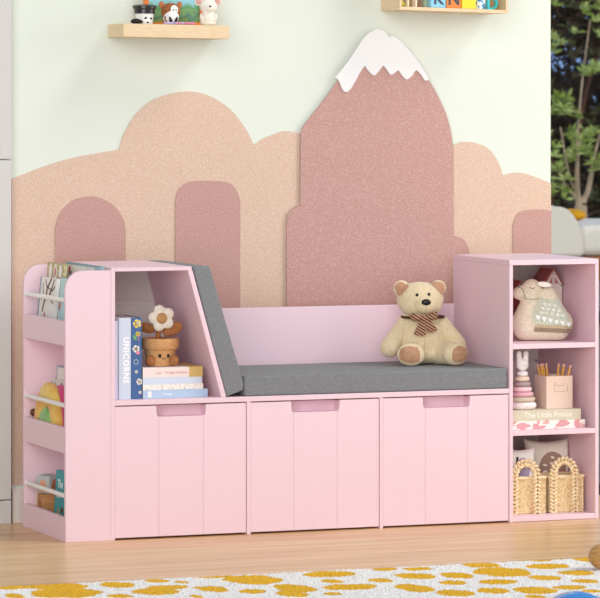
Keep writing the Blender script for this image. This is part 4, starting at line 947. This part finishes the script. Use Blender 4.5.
def cloud(bm, c, r, n, L, holes=()):
    for k in range(n):
        while True:
            q = Vector((R.uniform(-1, 1), R.uniform(-1, 1), R.uniform(-1, 1)))
            if q.length < 1: break
        p = Vector((c[0]+q.x*r[0], c[1]+q.y*r[1], c[2]+q.z*r[2]))
        if any(((p.x-h[0]-(p.y-h[4])*h[5])/h[2])**2+((p.z-h[1])/h[3])**2 < 1 for h in holes): continue
        leaf(bm, p, Vector((R.uniform(-1, 1), R.uniform(-1, 1), R.uniform(-.8, .8))), L*R.uniform(.7, 1.2), L*.18)
def tree(label, base, limbs, tips, L, per, mleaf, mbark, clouds=(), group='trees beyond the glass', holes=()):
    t = thing('garden_tree', label, 'tree', base, group=group); c = Vector(base)
    b = new()
    for pts, r0, r1 in limbs:
        P = spline(pts, 4); tube(b, P, [r0+(r1-r0)*i/(len(P)-1) for i in range(len(P))], 8)
    link('trunk', shift(b, c), mbark, t)
    b = new()
    for p in tips: rosette(b, Vector(p), per, L)
    for cl in clouds: cloud(b, *cl, holes=holes)
    link('foliage', shift(b, c), mleaf, t)
# small pale-barked tree nearest the sofa
tips = []
for cx, cz, rx, rz, n in ((7.89, 1.07, .07, .06, 9), (8.07, .86, .11, .09, 18), (7.86, .64, .05, .10, 8), (7.88, .46, .06, .05, 5), (8.15, .66, .06, .06, 6), (7.99, .72, .06, .05, 5), (8.13, 1.72, .09, .12, 12), (7.85, 1.52, .04, .05, 4), (8.2, 1.35, .05, .1, 5), (8.08, 1.30, .04, .05, 3), (7.9, 1.15, .03, .03, 2), (7.7, .9, .2, .3, 14), (8.45, 1.0, .2, .5, 22), (7.9, 1.8, .1, .06, 4)):
    for k in range(n): tips.append((cx+R.gauss(0, rx*.6), 14+R.uniform(-.15, .1), cz+R.gauss(0, rz*.6)))
lb_ = [([(8.065, 14, -.012), (8.06, 14, .2), (8.055, 14, .40)], .052, .046), ([(8.05, 14, .38), (8.03, 14, .5), (8.02, 13.98, .68), (8.05, 14, .85)], .028, .008), ([(8.05, 14, .42), (7.98, 14, .5), (7.92, 13.97, .55), (7.87, 13.95, .64)], .014, .006), ([(8.07, 14, .42), (8.12, 14, .52), (8.15, 14, .65)], .026, .008), ([(8.03, 14, .5), (7.97, 14, .6), (7.9, 14, .95)], .01, .005), ([(8.1, 14, .48), (8.2, 14.05, .8), (8.3, 14.05, 1.1)], .012, .006), ([(8.02, 14, .7), (8.06, 14, 1.2), (8.13, 14, 1.7)], .01, .004)]
tree('small pale-trunked tree with bright leaf tufts right behind the garden sofa', (8.065, 14, -.012), lb_, tips, .085, 9, m_leafb, m_bark)
HX = .6265
holes = ((9.075, 1.36, .05, .05, 16, HX), (9.20, 1.20, .10, .16, 16, HX), (9.06, 1.13, .05, .05, 16, HX), (9.30, .72, .05, .035, 16, HX), (9.28, 1.62, .03, .03, 16, HX))
tree('tall dark tree with reddish brown limbs at the right beyond the glass', (9.36, 16, -.012), [([(9.36, 16, -.012), (9.34, 16, .9), (9.30, 16, 1.25), (9.2, 16, 1.6), (9.1, 16, 1.95)], .06, .035), ([(9.29, 16, 1.3), (9.38, 16, 1.5), (9.45, 16, 1.8)], .04, .025), ([(9.0, 16.1, .6), (9.07, 16.1, 1.1), (9.14, 16.1, 1.35), (9.2, 16, 1.6)], .012, .02)], [], .1, 0, m_leafd, m_bark2,
     [((9.2, 16.1, 2.1), (.9, .5, .66), 11000, .085), ((9.15, 16.4, 1.3), (.7, .25, .5), 2600, .07)], holes=holes)
tree('dense dark hedge tree low behind the pale-trunked tree', (9.3, 17, -.012), [([(9.3, 17, -.012), (9.32, 17, .8)], .05, .02)], [], .1, 0, m_leafd, m_bark2,
     [((9.5, 17.2, .45), (1.3, .6, .95), 15000, .10)], holes=((9.30+.62, .78, .04, .03, 17, HX),))
tree('olive bushy tree at the wall side beyond the glass', (8.3, 15, -.012), [([(8.3, 15, -.012), (8.28, 15, 1.0)], .03, .012)], [(8.4+R.uniform(-.25, .3), 15+R.uniform(-.2, .2), R.uniform(.3, 2.0)) for k in range(34)], .085, 7, m_leafm, m_bark2)
tree('broad dark tree farther right beyond the glass', (11.2, 16.5, -.012), [([(11.2, 16.5, -.012), (11.2, 16.5, 1.6)], .09, .05)], [], .1, 0, m_leafd, m_bark2, [((11.3, 16.5, 1.6), (1.2, .8, 1.2), 3500, .12)])

# ------------------------------------------------------------------ camera, light
F = 3640.0; th = math.atan(1382/F)
cam = bpy.data.cameras.new('camera'); co = bpy.data.objects.new('camera', cam); COL.objects.link(co)
co.location = (-2.774227, -9.01541, 1.15); co.rotation_euler = (PI/2, 0, -th)
cam.sensor_width = 36; cam.sensor_fit = 'HORIZONTAL'; cam.lens = F/600*36; cam.shift_y = -201/600; cam.clip_end = 200
cam.dof.use_dof = True; cam.dof.focus_distance = 9.5; cam.dof.aperture_fstop = 18
SC.camera = co
SC.cycles.diffuse_bounces = 8

W = bpy.data.worlds.new('sky'); SC.world = W; W.use_nodes = True; nt = W.node_tree; bg = nt.nodes['Background']
tc = nt.nodes.new('ShaderNodeTexCoord'); sx = nt.nodes.new('ShaderNodeSeparateXYZ'); nt.links.new(tc.outputs['Generated'], sx.inputs[0])
r = nt.nodes.new('ShaderNodeValToRGB'); mr = nt.nodes.new('ShaderNodeMapRange'); mr.inputs['From Min'].default_value = -1; mr.inputs['From Max'].default_value = 1
nt.links.new(sx.outputs['Y'], mr.inputs[0]); nt.links.new(mr.outputs[0], r.inputs['Fac'])
cr = r.color_ramp; cr.elements[0].position = 0; cr.elements[0].color = (.27, .27, .27, 1); cr.elements[1].position = .82; cr.elements[1].color = (.27, .42, .80, 1); e = cr.elements.new(.5); e.color = (.22, .22, .222, 1)
nt.links.new(r.outputs['Color'], bg.inputs['Color']); bg.inputs['Strength'].default_value = 1

def sun_or_fill(d, e, ang, col=(1, 1, 1)):
    l = bpy.data.lights.new('sun_or_fill', 'SUN'); l.energy = e; l.angle = math.radians(ang); l.color = col
    o = bpy.data.objects.new('sun_or_fill', l); COL.objects.link(o); o.rotation_euler = (-Vector(d)).to_track_quat('-Z', 'Y').to_euler(); o.location = Vector(d)*6
sun_or_fill((.54, -.42, .73), 1.12, 22)
sun_or_fill((-.46, -.87, .15), 1.98, 46)  # added soft fill from front left, brightens the cubby interiors; not the real sun
l = bpy.data.lights.new('window_light', 'AREA'); l.shape = 'RECTANGLE'; l.size = 2.2; l.size_y = 2.2; l.energy = 62; l.color = (1, 1, 1)
o = bpy.data.objects.new('window_light', l); COL.objects.link(o); o.location = (4.2, -1.6, 1.9); o.rotation_euler = (Vector((1.2, .3, .7))-Vector(o.location)).to_track_quat('-Z', 'Y').to_euler()

vs = SC.view_settings; vs.view_transform = 'Standard'; vs.look = 'None'; vs.exposure = 0; vs.gamma = 1
try: vs.use_curve_mapping = False
except Exception: pass
